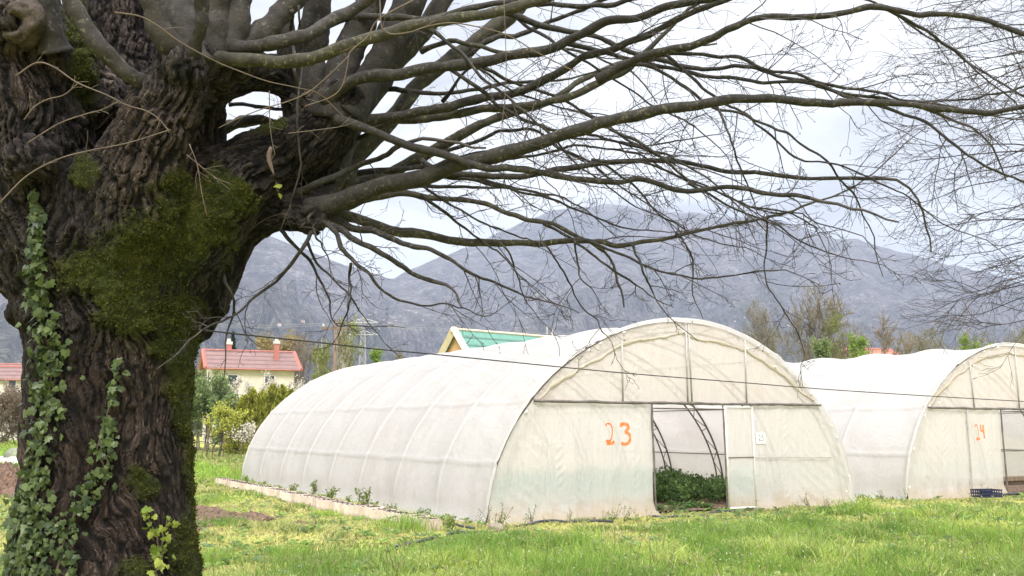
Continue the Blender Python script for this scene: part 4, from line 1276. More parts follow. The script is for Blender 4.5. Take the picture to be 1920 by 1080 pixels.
def greenhouse(name, label, loc, rz, spec):
    g = thing(name, label, 'greenhouse', tuple(loc), rz)
    L, bays, sd = GL, 8, spec['seed']
    bay = L / bays
    # roof film: drawn tight over the hoops, sagging a little between them
    ap, an = arch_pts(260, -0.012)
    ss = np.unique(np.concatenate([np.linspace(-0.07, L + 0.05, 150)] + [k * bay + np.array([-.06, -.035, -.018, 0, .018, .035, .06]) for k in range(bays + 1)]))
    A_, S_ = np.meshgrid(np.arange(len(ap)), ss, indexing='ij')
    ph = (S_ / bay) % 1
    dist = np.minimum(ph, 1 - ph) * bay
    ins = (S_ > 0) & (S_ < L)
    zz_ = ap[:, 1][:, None]
    sag = -0.055 * np.sin(np.pi * np.clip(ph, 0, 1)) ** 1.2 * ins * smooth01(zz_, 0.05, 0.8)
    rib = 0.034 * np.exp(-(dist / 0.030) ** 2) * smooth01(zz_, 0.0, 0.4)
    q = np.stack([np.broadcast_to(np.arange(len(ap))[:, None] * 0.0433, A_.shape).ravel(), S_.ravel()], 1)
    wr_ = ((fbm(q * np.array([1.3, 2.2]), sd + 1, 3) - .5) * 0.050 + (fbm(q * np.array([2.5, 7.0]) + 5, sd + 2, 3) - .5) * 0.030).reshape(A_.shape)
    pur = 0
    ptz = [(-1, 0.952), (-1, 1.955), (-1, 2.85), (0, 9.0), (1, 2.85), (1, 1.955), (1, 0.952)]
    for sg, z_ in ptz:
        side_ = (np.sign(ap[:, 0] - GW / 2) == sg) if sg else np.abs(ap[:, 0] - GW / 2) < .5
        pur = pur + np.where(side_[:, None], 0.026 * np.exp(-((zz_ - z_) / (0.03 if sg else 0.01)) ** 2), 0)
    edge = np.where(S_ < 0, 0.03, 0) * 1.0
    off = sag + rib + wr_ * smooth01(dist, 0, 0.12) + pur + edge
    foot = np.where(zz_ < 0.25, (0.25 - zz_) ** 2 * 0.9, 0) * (0.6 + 0.8 * vnoise(np.stack([S_.ravel() * 2.2, S_.ravel() * 0], 1), 4).reshape(S_.shape))
    V = np.stack([ap[:, 0][:, None] - an[:, 0][:, None] * (off + foot), S_ + 0.02 * (vnoise(q * 4, 9).reshape(S_.shape) - .5), ap[:, 1][:, None] - an[:, 1][:, None] * off], -1).reshape(-1, 3)
    m = len(ss)
    i = np.arange(len(ap) - 1)[:, None] * m + np.arange(m - 1)
    F = np.stack([i, i + 1, i + m + 1, i + m], -1).reshape(-1, 4)
    mk('roof_film', [(V, F)], FILM_ROOF, g)
    # steel lattice hoops
    oc_, _ = arch_pts(60, 0.022)
    ic, _ = arch_pts(60, 0.20)
    for k in range(bays + 1):
        y = k * bay + (0.05 if k == 0 else (-0.05 if k == bays else 0))
        f3 = lambda q_: np.stack([q_[:, 0], np.full(len(q_), y), np.maximum(q_[:, 1], -0.05)], 1)
        pr = [tube(f3(oc_), 0.020, 6), tube(f3(ic), 0.018, 6)]
        O_, I_ = f3(oc_), f3(ic)
        for a in range(0, 58, 3):
            pr.append(bar(O_[a], I_[a + 1] if (a // 3) % 2 == 0 else I_[a], 0.010, 4))
            pr.append(bar(I_[a + 1], O_[a + 3 if a + 3 < 60 else 59], 0.010, 4))
        mk('lattice_hoop', pr, M['steel'], g)
    for sg, z_ in ptz:
        t_ = sg * float(arch_tz(np.array(z_))) if sg else 0.0
        u = GW / 2 * (1 + t_) - sg * 0.055
        mk('purlin', [bar((u, 0.02, z_ - 0.05 if sg else GH - .05), (u, L - 0.02, z_ - 0.05 if sg else GH - .05), 0.012, 6)], M['steel'], g)
    # gable above the crossbar
    tb = float(arch_tz(np.array(GB)))
    uL, uR = GW / 2 * (1 - tb), GW / 2 * (1 + tb)
    az_ = lambda uu: arch_z((uu / GW) * 2 - 1)
    mk('gable_film', [film_panel(uL + .01, uR - .01, GB, lambda uu: np.maximum(az_(uu) - 0.012, GB + .003), sd + 11, -0.01, 1.0, 230, 70)], FILM_GABLE, g)
    # the sagging hem of the gable film
    hem = np.array(spec['hem'])
    H = spline(hem, 160)
    H[:, 1] += (fbm(np.stack([H[:, 0] * 5, H[:, 0] * 0], 1), 4, 3) - .5) * 0.07
    wv = 0.018 + 0.030 * vnoise(np.stack([H[:, 0] * 4, H[:, 0] * 0], 1), 6)
    hv_ = []
    for a, w in zip(H, wv):
        hv_ += [(a[0], -0.022, a[1] + w), (a[0], -0.040, a[1] + w * .3), (a[0], -0.036, a[1] - w * .5), (a[0], -0.020, a[1] - w)]
    hv_ = np.array(hv_)
    hv_[:, 1] += wave_s(hv_[:, 0], hv_[:, 2], sd + 11)
    i = np.arange(len(H) - 1)[:, None] * 4 + np.arange(3)
    mk('film_hem', [(hv_, np.stack([i, i + 1, i + 5, i + 4], -1).reshape(-1, 4))], FILM_FOLD, g)
    for (a, b) in spec['gable_poles']:
        mk('gable_pole', [bar((a[0], -0.045, a[1]), (b[0], -0.045, b[1]), 0.016)], M['galv'], g)
    # crossbar, wrapped in film ends
    cb = spline(np.array([(uL - .02, -0.06, GB + .0), (GW * .3, -0.065, GB - .008), (GW * .55, -0.065, GB - 0.004), (uR + .02, -0.06, GB + .004)]), 60)
    cb[:, 2] += (fbm(np.stack([cb[:, 0] * 3, cb[:, 0] * 0], 1), 12, 3) - .5) * 0.02
    mk('crossbar', [tube(cb, 0.020 + 0.010 * vnoise(np.stack([cb[:, 0] * 6, cb[:, 0] * 0], 1), 2), 8)], M['steel'], g)
    # front panels
    lowz = lambda uu: np.minimum(GB - .015, np.maximum(az_(uu) - .012, 0.01))
    for (a, b, z0, z1, mt_, fl_, s0) in spec['panels']:
        mk('front_panel', [film_panel(a, b, z0, lowz if z1 is None else z1, sd + 21 + int(a * 3), s0, 1.0, None, 70, fl_)], M_FILM[mt_], g)
    for (a, b, r, mt_) in spec['posts']:
        nseg = 24
        t = np.linspace(0, 1, nseg)[:, None]
        P = np.array(a) * (1 - t) + np.array(b) * t
        P[:, 0] += (fbm(t * 4, int(a[0] * 10), 2) - .5).ravel() * 0.02
        mk('post', [tube(P, r * (0.8 + .5 * vnoise(t * np.array([[9.0, 0]]), int(a[0] * 7)).ravel()), 7)], M[mt_], g)
    if 'door' in spec:
        d = spec['door']
        do = mk('door', [film_panel(d[0] + .03, d[1] - .02, d[2] + .02, d[3], sd + 44, -0.085, 0.5, None, 50)], FILM_PANEL, g)
        fr = [bar((d[0] + .02, -0.09, d[2]), (d[0] + .0, -0.09, d[3]), 0.017), bar((d[1] - .01, -0.09, d[2]), (d[1] - .03, -0.09, d[3]), 0.015),
              bar((d[0] + .02, -0.09, d[2]), (d[1] - .01, -0.09, d[2]), 0.018), bar((d[0] + .01, -0.09, d[3]), (d[1] - .03, -0.09, d[3]), 0.015)]
        mk('door_frame', fr, M['clip'], do)
        mk('rail', [bar((d[0] + .01, -0.095, 0.965), (d[1] - .02, -0.095, 0.965), 0.010)], M['steel'], do)
    # white snap clips along the front hoop
    cp, cn = arch_pts(44, 0.022)
    proto = None
    for k in range(1, 43):
        if rng.random() < 0.42:
            continue
        inner = k % 3 == 0
        o_, n_ = cp[k], cn[k]
        c = np.array([o_[0] + n_[0] * (0.17 if inner else 0), -0.075 if inner else -0.06, o_[1] + n_[1] * (0.17 if inner else 0)])
        if inner and c[2] < 0.1:
            continue
        if proto is None:
            V, F = tube(np.array([(-.028, 0, 0), (-.024, 0, 0), (.024, 0, 0), (.028, 0, 0)], float), np.array([.011, .015, .015, .011]), 8)
            proto = cl_ = mk('clip', [(V, F)], M['clip'], g)
        else:
            cl_ = proto.copy()
            COL.objects.link(cl_)
            cl_.parent = g
        cl_.location = c
        cl_.rotation_euler = (0, math.atan2(n_[0], n_[1]) + rng.normal() * .15, 0)
    # far end wall
    bw = film_panel(0.02, GW - .02, 0.0, lambda uu: np.maximum(az_(uu) - .012, .02), sd + 60, L, 1.0, 160, 50)
    mk('end_wall', [bw], FILM_PLAIN, g)
    for st in spec['letters']:
        pass
    pr = [ribbon(s_, spec['brush'] * (0.55 if len(s_) > 8 else 1), sd + 21 + int(spec['letter_panel'] * 3), -0.012 + spec.get('letter_s', 0)) for s_ in spec['letters']]
    mk('lettering', pr, M['orange'], g)
    return g


M_FILM = {'panel': FILM_PANEL, 'plain': FILM_PLAIN}
HEM = [(0.95, 1.98), (1.056, 2.063), (1.4, 2.30), (1.807, 2.509), (2.2, 2.70), (2.601, 2.905), (2.95, 3.0), (3.375, 3.101), (3.8, 3.16), (4.12, 3.186), (4.45, 3.10), (4.696, 3.095),
       (5.1, 3.06), (5.494, 2.98), (5.9, 2.83), (6.313, 2.631), (6.7, 2.42), (7.013, 2.203), (7.35, 2.02)]
two = [(2.292, 1.525), (2.300, 1.565), (2.345, 1.578), (2.395, 1.560), (2.425, 1.505), (2.430, 1.43), (2.415, 1.36), (2.385, 1.30), (2.335, 1.252), (2.300, 1.240)]
two_b = [(2.295, 1.262), (2.325, 1.280), (2.360, 1.262), (2.395, 1.236), (2.430, 1.245), (2.465, 1.285)]
two_c = [(2.30, 1.245), (2.34, 1.24), (2.37, 1.25)]
three = [(2.612, 1.515), (2.630, 1.555), (2.680, 1.572), (2.740, 1.562), (2.775, 1.530), (2.770, 1.490), (2.735, 1.455), (2.700, 1.432)]
three_b = [(2.700, 1.432), (2.755, 1.420), (2.795, 1.380), (2.805, 1.320), (2.785, 1.265), (2.740, 1.232), (2.680, 1.226), (2.630, 1.250)]
spec23 = dict(
    seed=100, hem=HEM, gable_poles=[((2.64, GB), (2.64, 3.10)), ((4.10, GB), (4.10, 3.40)), ((4.20, GB), (4.16, 3.40)), ((5.54, GB), (5.55, 3.16))],
    panels=[(0.02, 3.285, 0.0, None, 'panel', 0.10, -0.01), (5.66, GW - .02, 0.0, None, 'plain', 0.10, -0.012)],
    posts=[((3.315, -0.05, 0.0), (3.265, -0.05, GB - .03), .017, 'steel'), ((4.975, -0.05, 0.0), (4.93, -0.05, GB - .03), .013, 'steel'),
           ((5.675, -0.05, 0.0), (5.635, -0.05, GB - .03), .019, 'steel'), ((3.28, -0.03, 1.845), (4.93, -0.03, 1.845), .011, 'steel'),
           ((5.68, -0.055, 0.955), (7.75, -0.055, 0.925), .009, 'galv')],
    door=(4.955, 5.655, 0.055, 1.885), letters=[two, two_b, two_c, three, three_b], brush=0.052, letter_panel=0.02)
g23 = greenhouse('greenhouse', 'white plastic tunnel greenhouse with an open doorway and orange 23 painted on its front', GO, GYAW, spec23)
# the printed number notice on the right panel
nt_ = mk('notice', [film_panel(5.752, 5.985, 1.213, 1.412, 121, -0.040, 0.15, 8, 8)], M['paper'], g23)
inkp = [ribbon([(5.805, 1.345), (5.82, 1.368), (5.845, 1.365), (5.855, 1.34), (5.84, 1.31), (5.815, 1.275)], .011, 121, -0.046, .15), ribbon([(5.812, 1.272), (5.84, 1.276), (5.868, 1.268)], .011, 121, -0.046, .15),
        ribbon([(5.885, 1.362), (5.91, 1.368), (5.925, 1.345), (5.905, 1.325)], .011, 121, -0.046, .15), ribbon([(5.905, 1.325), (5.932, 1.312), (5.928, 1.282), (5.905, 1.268), (5.882, 1.276)], .011, 121, -0.046, .15)]
mk('lettering', inkp, M['ink'], nt_)
o2 = G2U
four = [(12.715 - o2, 1.575), (12.712 - o2, 1.50), (12.715 - o2, 1.455), (12.76 - o2, 1.44), (12.81 - o2, 1.445)]
four_b = [(12.800 - o2, 1.57), (12.800 - o2, 1.47), (12.815 - o2, 1.36), (12.822 - o2, 1.27)]
w2 = [(12.468 - o2, 1.53), (12.50 - o2, 1.568), (12.54 - o2, 1.575), (12.585 - o2, 1.54), (12.605 - o2, 1.46), (12.60 - o2, 1.37), (12.585 - o2, 1.30), (12.555 - o2, 1.25), (12.52 - o2, 1.235)]
w2b = [(12.515 - o2, 1.255), (12.55 - o2, 1.275), (12.59 - o2, 1.25), (12.625 - o2, 1.262), (12.645 - o2, 1.285)]
spec24 = dict(
    seed=300, hem=[(0.95, 1.99), (1.5, 2.40), (2.2, 2.78), (3.0, 3.08), (4.1, 3.22), (5.3, 3.06), (6.3, 2.65), (7.3, 2.02)],
    gable_poles=[((2.45, GB), (2.40, 3.03)), ((4.16, GB), (4.16, 3.40)), ((5.9, GB), (5.9, 3.0))],
    panels=[(0.02, 2.15, 0.0, None, 'plain', 0.10, -0.01), (2.155, 3.39, 0.0, None, 'plain', 0.08, -0.014), (5.4, GW - .02, 0.0, None, 'plain', .1, -0.01)],
    posts=[((2.16, -0.06, 0.0), (2.145, -0.06, GB - .03), .014, 'galv'), ((3.44, -0.06, 0.0), (3.395, -0.06, GB - .03), .018, 'steel'), ((5.36, -0.06, 0.0), (5.38, -0.06, GB - .03), .018, 'steel'),
           ((3.40, -0.04, 1.885), (5.37, -0.04, 1.885), .011, 'steel'), ((3.42, 0.02, 0.98), (5.37, 0.02, 0.98), .010, 'steel')],
    letters=[w2, w2b, four, four_b], brush=0.050, letter_panel=2.155, letter_s=-0.004)
g24 = greenhouse('greenhouse', 'white plastic tunnel greenhouse behind the blue crate, with orange 24 painted on its front', GO + GEX * G2U, GYAW, spec24)


def gl(u, s, z=0.0):
    return GO + GEX * u + GEY * s + np.array([0, 0, z])


# stake leaning against the film, inside
V, F = tube(np.array([gl(1.56, .25, .02), gl(1.68, .12, .86)]), np.array([.035, .020]), 6)
o = gl(1.56, .25)
tag(mk('wooden_stake', [(V, F)], M['wood'], origin=o), 'slim wooden stake leaning behind the film left of the doorway', 'stake')


# ------------------------------------------------------------------ crop inside 23
def plant_mesh(k, h, spread, size, seed_up=0.5, stems=9):
    p0 = np.zeros((stems, 3))
    p0[:, :2] = rng.normal(size=(stems, 2)) * spread * .12
    d = nrm(np.concatenate([rng.normal(size=(stems, 2)) * .45, np.ones((stems, 1))], 1))
    ST = grow(p0, d, h * rng.uniform(.7, 1.05, stems), 6, .13, (0, 0, .03))
    p, t, f, _ = along(ST, k // stems, .25, 1)
    p = p + side_dir(t, np.full(len(t), 1.3)) * rng.uniform(.0, spread * .33, (len(t), 1))
    lv, lf = leafquads(p, rng.uniform(size * .6, size * 1.2, len(p)), seed_up, .75)
    return tubes(ST, np.full((stems, 6), .006) * np.linspace(1, .4, 6), 4), (lv, lf)


CROP = []
for k in range(4):
    st, lf = plant_mesh(330, 0.46, 0.42, 0.075)
    r = thing('crop_plant', 'leafy dark green crop plant growing in rows inside the open tunnel', 'crop plant', (0, 0, 0), 0, 'crop plants inside the tunnel')
    mk('stem', [st], M['weed'], r)
    mk('foliage', [lf], M['crop'], r, smooth=False)
    CROP.append(r)
n_c = 0
for row in range(6):
    uu = 3.55 + row * 0.72
    for k in range(16):
        ssx = 1.3 + (row * 0.22 if row < 2 else 0) + k * 0.40 + (1.0 if row < 1 else 0)
        if uu < 3.6 and ssx < 2.4:
            continue
        r = CROP[n_c] if n_c < 4 else copy_tree(CROP[n_c % 4])
        n_c += 1
        r.location = gl(uu + rng.normal() * .06 + 0.10 * k, ssx + rng.normal() * .05, 0.0)
        r.rotation_euler = (0, 0, rng.uniform(0, 6.3))
        sc_ = rng.uniform(.85, 1.2)
        r.scale = (sc_, sc_, sc_ * rng.uniform(.9, 1.1))
for k in range(16):
    pq = gl(rng.uniform(3.45, 4.9), rng.uniform(.15, 1.35))
    sc_ = rng.uniform(.35, .6)
    r = copy_tree(CROP[k % 4])
    r.name = 'weed'
    r['label'] = 'low green weed sprouting from the soil just inside the open doorway'
    r['category'] = 'weed'
    r['group'] = 'weeds just inside the doorway'
    r.location = pq
    r.scale = (sc_, sc_, sc_ * .7)
# bare soil under the tunnels
for nm, off in (('soil', 0.0), ('soil', G2U)):
    uu, s2 = np.meshgrid(np.linspace(.06, GW - .06, 60), np.linspace(.06, GL - .06, 100), indexing='ij')
    P = np.stack([uu.ravel() + off, s2.ravel()], 1)
    W = GO + GEX * P[:, :1] + GEY * P[:, 1:]
    W[:, 2] = ground_z(W) + 0.012 + (fbm(P * 4, 9, 4)) * 0.06
    i = np.arange(59)[:, None] * 100 + np.arange(99)
    tag(mk(nm, [(W, np.stack([i, i + 1, i + 101, i + 100], -1).reshape(-1, 4))], M['clay']), kind='structure')

# ------------------------------------------------------------------ pots in a row beside the tunnel
a, b = np.array([-1.13, 14.25]), np.array([-7.85, 26.0])
ln = np.linalg.norm(b - a)
pd = (b - a) / ln
pn = np.array([pd[1], -pd[0]])
rzp = math.atan2(pd[1], pd[0])
NP = int(ln / 0.235)


def pot_mesh():
    w, d, h, t = 0.212, 0.27, 0.185, 0.016
    pr = []
    for ix in (-1, 1):
        pr.append(box((ix * (w - t) / 2, 0, h / 2), (t, d, h)))
        pr.append(box((0, ix * (d - t) / 2, h / 2), (w - 2 * t - .004, t, h - .004)))
    pr.append(box((0, 0, h + .006), (w + .006, d + .004, .004)))
    return pr[:4]


soilv = []
P0 = None
for k in range(NP):
    p = a + pd * (k + .5) * 0.235 - pn * 0 + np.array([0.0, 0.0])
    p = p + pn * (0.10 * math.sin(k * .21) * .4)
    kind = 0 if k == 0 else (1 if rng.random() < .62 else 2)
    if P0 is None:
        P0 = thing('planter_pot', 'pink concrete pot at the near end of the row beside the tunnel', 'pot')
        mk('shell', pot_mesh(), M['pot'], P0, smooth=False)
        gx, gy = np.meshgrid(np.linspace(-.092, .092, 12), np.linspace(-.116, .116, 12), indexing='ij')
        Q = np.stack([gx.ravel(), gy.ravel()], 1)
        V = np.concatenate([Q, (0.181 + (fbm(Q * 40, 2, 3)[:, None] - .5) * .04)], 1)
        i = np.arange(11)[:, None] * 12 + np.arange(11)
        mk('soil', [(V, np.stack([i, i + 1, i + 13, i + 12], -1).reshape(-1, 4))], M['soil'], P0)
        r = P0
    else:
        r = copy_tree(P0)
        r['label'] = 'square pink concrete pot of dark soil along the row beside the tunnel'
        r['group'] = 'pink pots in a row beside the tunnel'
    z0 = float(ground_z(np.array([[p[0], p[1]]]))[0])
    r.location = (p[0], p[1], z0 - rng.uniform(-.008, .022))
    r.rotation_euler = (rng.normal() * .012, rng.normal() * .02, rzp + rng.normal() * .05)

# ------------------------------------------------------------------ small weeds, each its own plant
WEED = []
for k in range(3):
    st, lf = plant_mesh(70, 0.40, 0.20, 0.030, .2, 5)
    WEED.append((st, lf))
LEAFY = [plant_mesh(150, 0.36, 0.22, 0.05, .4, 7) for k in range(2)]


def place_plant(meshes, x, y, sc_, label, group, name='weed', m2='weed'):
    st, lf = meshes[int(rng.integers(0, len(meshes)))]
    z0 = float(ground_z(np.array([[x, y]]))[0])
    r = thing(name, label, 'weed', (x, y, z0), rng.uniform(0, 6.3), group)
    r.scale = (sc_, sc_, sc_)
    mk('stem', [st], M['shoot'], r)
    mk('foliage', [lf], M[m2], r, smooth=False)


for (px_, py_, sc_) in [(918, 987, .9), (955, 975, .7), (1000, 977, .8), (1068, 976, .6), (1146, 978, .8), (1170, 976, .75), (1210, 977, .55), (1130, 980, .5), (930, 990, 1.0), (1520, 950, .8), (1545, 948, .6)]:
    g_ = gr(px_, py_ + 4)
    place_plant(WEED, g_[0], g_[1], sc_, 'thin wispy weed in front of the film foot of tunnel 23', 'wispy weeds at the foot of tunnel 23')
for (px_, py_, sc_) in [(1655, 940, .7), (1700, 938, .7), (1840, 930, .8), (1860, 930, .6)]:
    g_ = gr(px_, py_ + 3)
    place_plant(WEED, g_[0], g_[1], sc_, 'thin wispy weed at the film foot of tunnel 24', 'wispy weeds at the foot of tunnel 24')
for (px_, py_, sc_) in [(548, 925, .75), (590, 925, .9), (620, 938, .9), (688, 950, 1.1), (735, 968, .7), (790, 985, .8), (462, 905, .6), (655, 948, .6), (845, 1000, .8)]:
    g_ = gr(px_, py_ + 2)
    place_plant(LEAFY, g_[0], g_[1], sc_, 'leafy green weed growing between the pots and the tunnel', 'leafy weeds behind the pots')


# ------------------------------------------------------------------ pipes on the ground, stone, crate, planks
def ground_line(pts, lift, n):
    sp = spline(np.array(pts, float), n)
    P = np.array([gr(x, y) for x, y in sp])
    P[:, 2] = ground_z(P) + lift
    return P


def hose(pts, r, label, lift=0.0):
    P = ground_line(pts, r + lift, max(20, len(pts) * 8))
    P[:, 2] += (fbm(P * 1.7, 3, 2) - .5) * 0.05
    o = P[0].copy()
    V, F = tube(P, r, 8)
    tag(mk('hose', [(V, F)], M['hose'], origin=o), label, 'hose')


hose([(696, 1046), (730, 1033), (790, 1022), (840, 1010), (900, 1000), (960, 992), (1020, 987), (1085, 984), (1150, 984)], 0.021, 'thick black pipe lying in the grass before the left front panel', 0.002)
hose([(1222, 970), (1290, 971), (1340, 967), (1400, 963), (1450, 959), (1510, 960), (1560, 957), (1610, 950)], 0.018, 'black pipe crossing the ground below the open doorway', 0.0)
hose([(815, 983), (840, 993), (870, 999), (890, 1000)], 0.018, 'thin dark hose trailing from the last pink pot', 0.06)
hose([(1868, 932), (1900, 931), (1960, 929)], 0.03, 'short black pipe right of the blue crate', 0.01)


def rock(name, label, cat, p, s, m_, seed, lump_=.35):
    th, ph_ = np.meshgrid(np.linspace(0.02, np.pi - .02, 16), np.linspace(0, 2 * np.pi, 24, endpoint=False), indexing='ij')
    D = np.stack([np.sin(th) * np.cos(ph_), np.sin(th) * np.sin(ph_), np.cos(th)], -1).reshape(-1, 3)
    V = D * np.array(s) * (1 - lump_ + 2 * lump_ * fbm(D * 1.8 + seed, seed, 3))[:, None]
    i = np.arange(15)[:, None] * 24
    j = np.arange(24)[None]
    F = np.stack([i + j, i + 24 + j, i + 24 + (j + 1) % 24, i + (j + 1) % 24], -1).reshape(-1, 4)
    o = tag(mk(name, [(V, F)], m_), label, cat)
    o.location = p
    return o


p = gr(930, 1000)
rock('stone', 'pale rounded stone at the front left foot of tunnel 23', 'stone', (p[0], p[1], .06), (.12, .09, .09), M['stone'], 4)
# crate
p = gr(1850, 937)
cr = thing('crate', 'dark blue slatted plastic crate on the grass before tunnel 24', 'crate', (p[0], p[1], 0.05), GYAW - .25)
w, d, h = .50, .34, .17
pr = []
for sx, L_, ax_ in ((-1, w, 0), (1, w, 0), (-1, d, 1), (1, d, 1)):
    for z_ in (.02, .085, .155):
        c = (0, sx * d / 2, z_) if ax_ == 0 else (sx * (w / 2), 0, z_)
        pr.append(box(c, (L_ + .012, .012, .026) if ax_ == 0 else (.0125, L_ - .014, .0265)))
    nb = 9 if ax_ == 0 else 6
    for q_ in range(nb):
        t_ = (-.5 + q_ / (nb - 1)) * (L_ - .03)
        c = (t_, sx * (d / 2 - .002), .0875) if ax_ == 0 else (sx * (w / 2 - .002), t_, .0875)
        pr.append(box(c, (.020, .010, .16) if ax_ == 0 else (.010, .020, .16)))
mk('sides', pr, M['crate'], cr, smooth=False)
pr = [box((0, -.15 + q_ * .06, .012), (w - .03, .02, .010)) for q_ in range(6)] + [box((0, 0, .0875), (.012, d - .02, .15))]
mk('base', pr, M['crate'], cr, smooth=False)
# timber just inside doorway 24
for k, (u, s_, z_, r_) in enumerate([(14.3, .35, .06, .02), (14.35, .5, .17, -.03), (14.25, .28, .02, .05), (14.4, .42, .27, .0)]):
    V, F = box((0, 0, 0), (1.9, .16, .09))
    o = tag(mk('plank', [(V, F)], M['wood'], smooth=False), ['dark plank lying low in the doorway of tunnel 24', 'middle plank of the small pile in the doorway of tunnel 24', 'lowest plank of the pile in the doorway of tunnel 24', 'topmost plank of the pile in the doorway of tunnel 24'][k], 'plank', 'planks in the doorway of tunnel 24')
    o.location = gl(u, s_, z_ + .05)
    o.rotation_euler = (rng.normal() * .1, 0, GYAW + r_)

# ------------------------------------------------------------------ cable slung from the tree past the tunnels
cpx = [(372, 618), (480, 630), (600, 642.5), (700, 654), (800, 663), (900, 673), (1000, 683), (1100, 693), (1200, 702), (1300, 710), (1400, 718), (1535, 729), (1700, 740), (1800, 746), (1925, 753), (2150, 766)]
sp = spline(np.array(cpx, float), 90)
dp = np.interp(sp[:, 0], [372, 2150], [5.0, 11.0])
P = np.array([at(x, y, d) for (x, y), d in zip(sp, dp)])
V, F = tube(P, 0.0046, 6)
o = P[0].copy()
tag(mk('cable', [(V, F)], M['cable'], origin=o), 'thin black cable slung from the old tree past both tunnel fronts', 'cable')
pe = P[-1]
po = thing('cable_post', 'steel post carrying the far end of the black cable', 'post', (pe[0], pe[1], 0))
mk('post', [bar((0, 0, -.1), (0, 0, pe[2] + .15), .035)], M['galv'], po)
mk('hook', [bar((0, 0, pe[2]), (-.03, 0, pe[2] + .01), .012)], M['steel'], po)
# ------------------------------------------------------------------ trees and shrubs beyond
LM = {
    'olive': leafmat('olive_bud_leaf', (0.30, 0.28, 0.12), (0.16, 0.15, 0.07), 0.4, .6),
    'yellowgreen': leafmat('spring_leaf', (0.60, 0.60, 0.12), (0.34, 0.38, 0.07), 0.45, .8),
    'willow': leafmat('willow_leaf', (0.30, 0.34, 0.085), (0.17, 0.20, 0.06), 0.4, .6),
    'green': leafmat('shrub_leaf', (0.27, 0.35, 0.13), (0.09, 0.14, 0.05), 0.35, .5),
    'thuja': leafmat('conifer_spray', (0.46, 0.46, 0.07), (0.030, 0.058, 0.014), 0.25, 1.3),
    'cypress': leafmat('cypress_spray', (0.035, 0.055, 0.030), (0.014, 0.024, 0.014), 0.1, 1.1),
    'blossom': leafmat('white_blossom', (0.82, 0.78, 0.72), (0.60, 0.55, 0.47), 0.4, 1.0),
    'ochre': leafmat('ochre_bud', (0.42, 0.33, 0.14), (0.25, 0.20, 0.09), 0.4, .6),
    'dry': leafmat('dry_leaf', (0.27, 0.20, 0.14), (0.13, 0.09, 0.065), 0.3, .8),
    'wood': leafmat('far_wood', (0.10, 0.115, 0.05), (0.035, 0.045, 0.025), 0.2, .08),
    'lime': leafmat('lime_leaf', (0.30, 0.42, 0.07), (0.12, 0.20, 0.04), 0.4, .6),
}
WD = {
    'grey': simple('grey_twig', (0.23, 0.205, 0.18), (0.13, 0.115, 0.10), 3, 0.85),
    'brown': simple('brown_twig', (0.25, 0.205, 0.155), (0.14, 0.11, 0.085), 3, 0.85),
    'birch': simple('birch_bark', (0.66, 0.62, 0.55), (0.40, 0.36, 0.30), 4, 0.8),
    'dark': simple('dark_trunk', (0.09, 0.07, 0.055), (0.045, 0.035, 0.03), 4, 0.85),
}


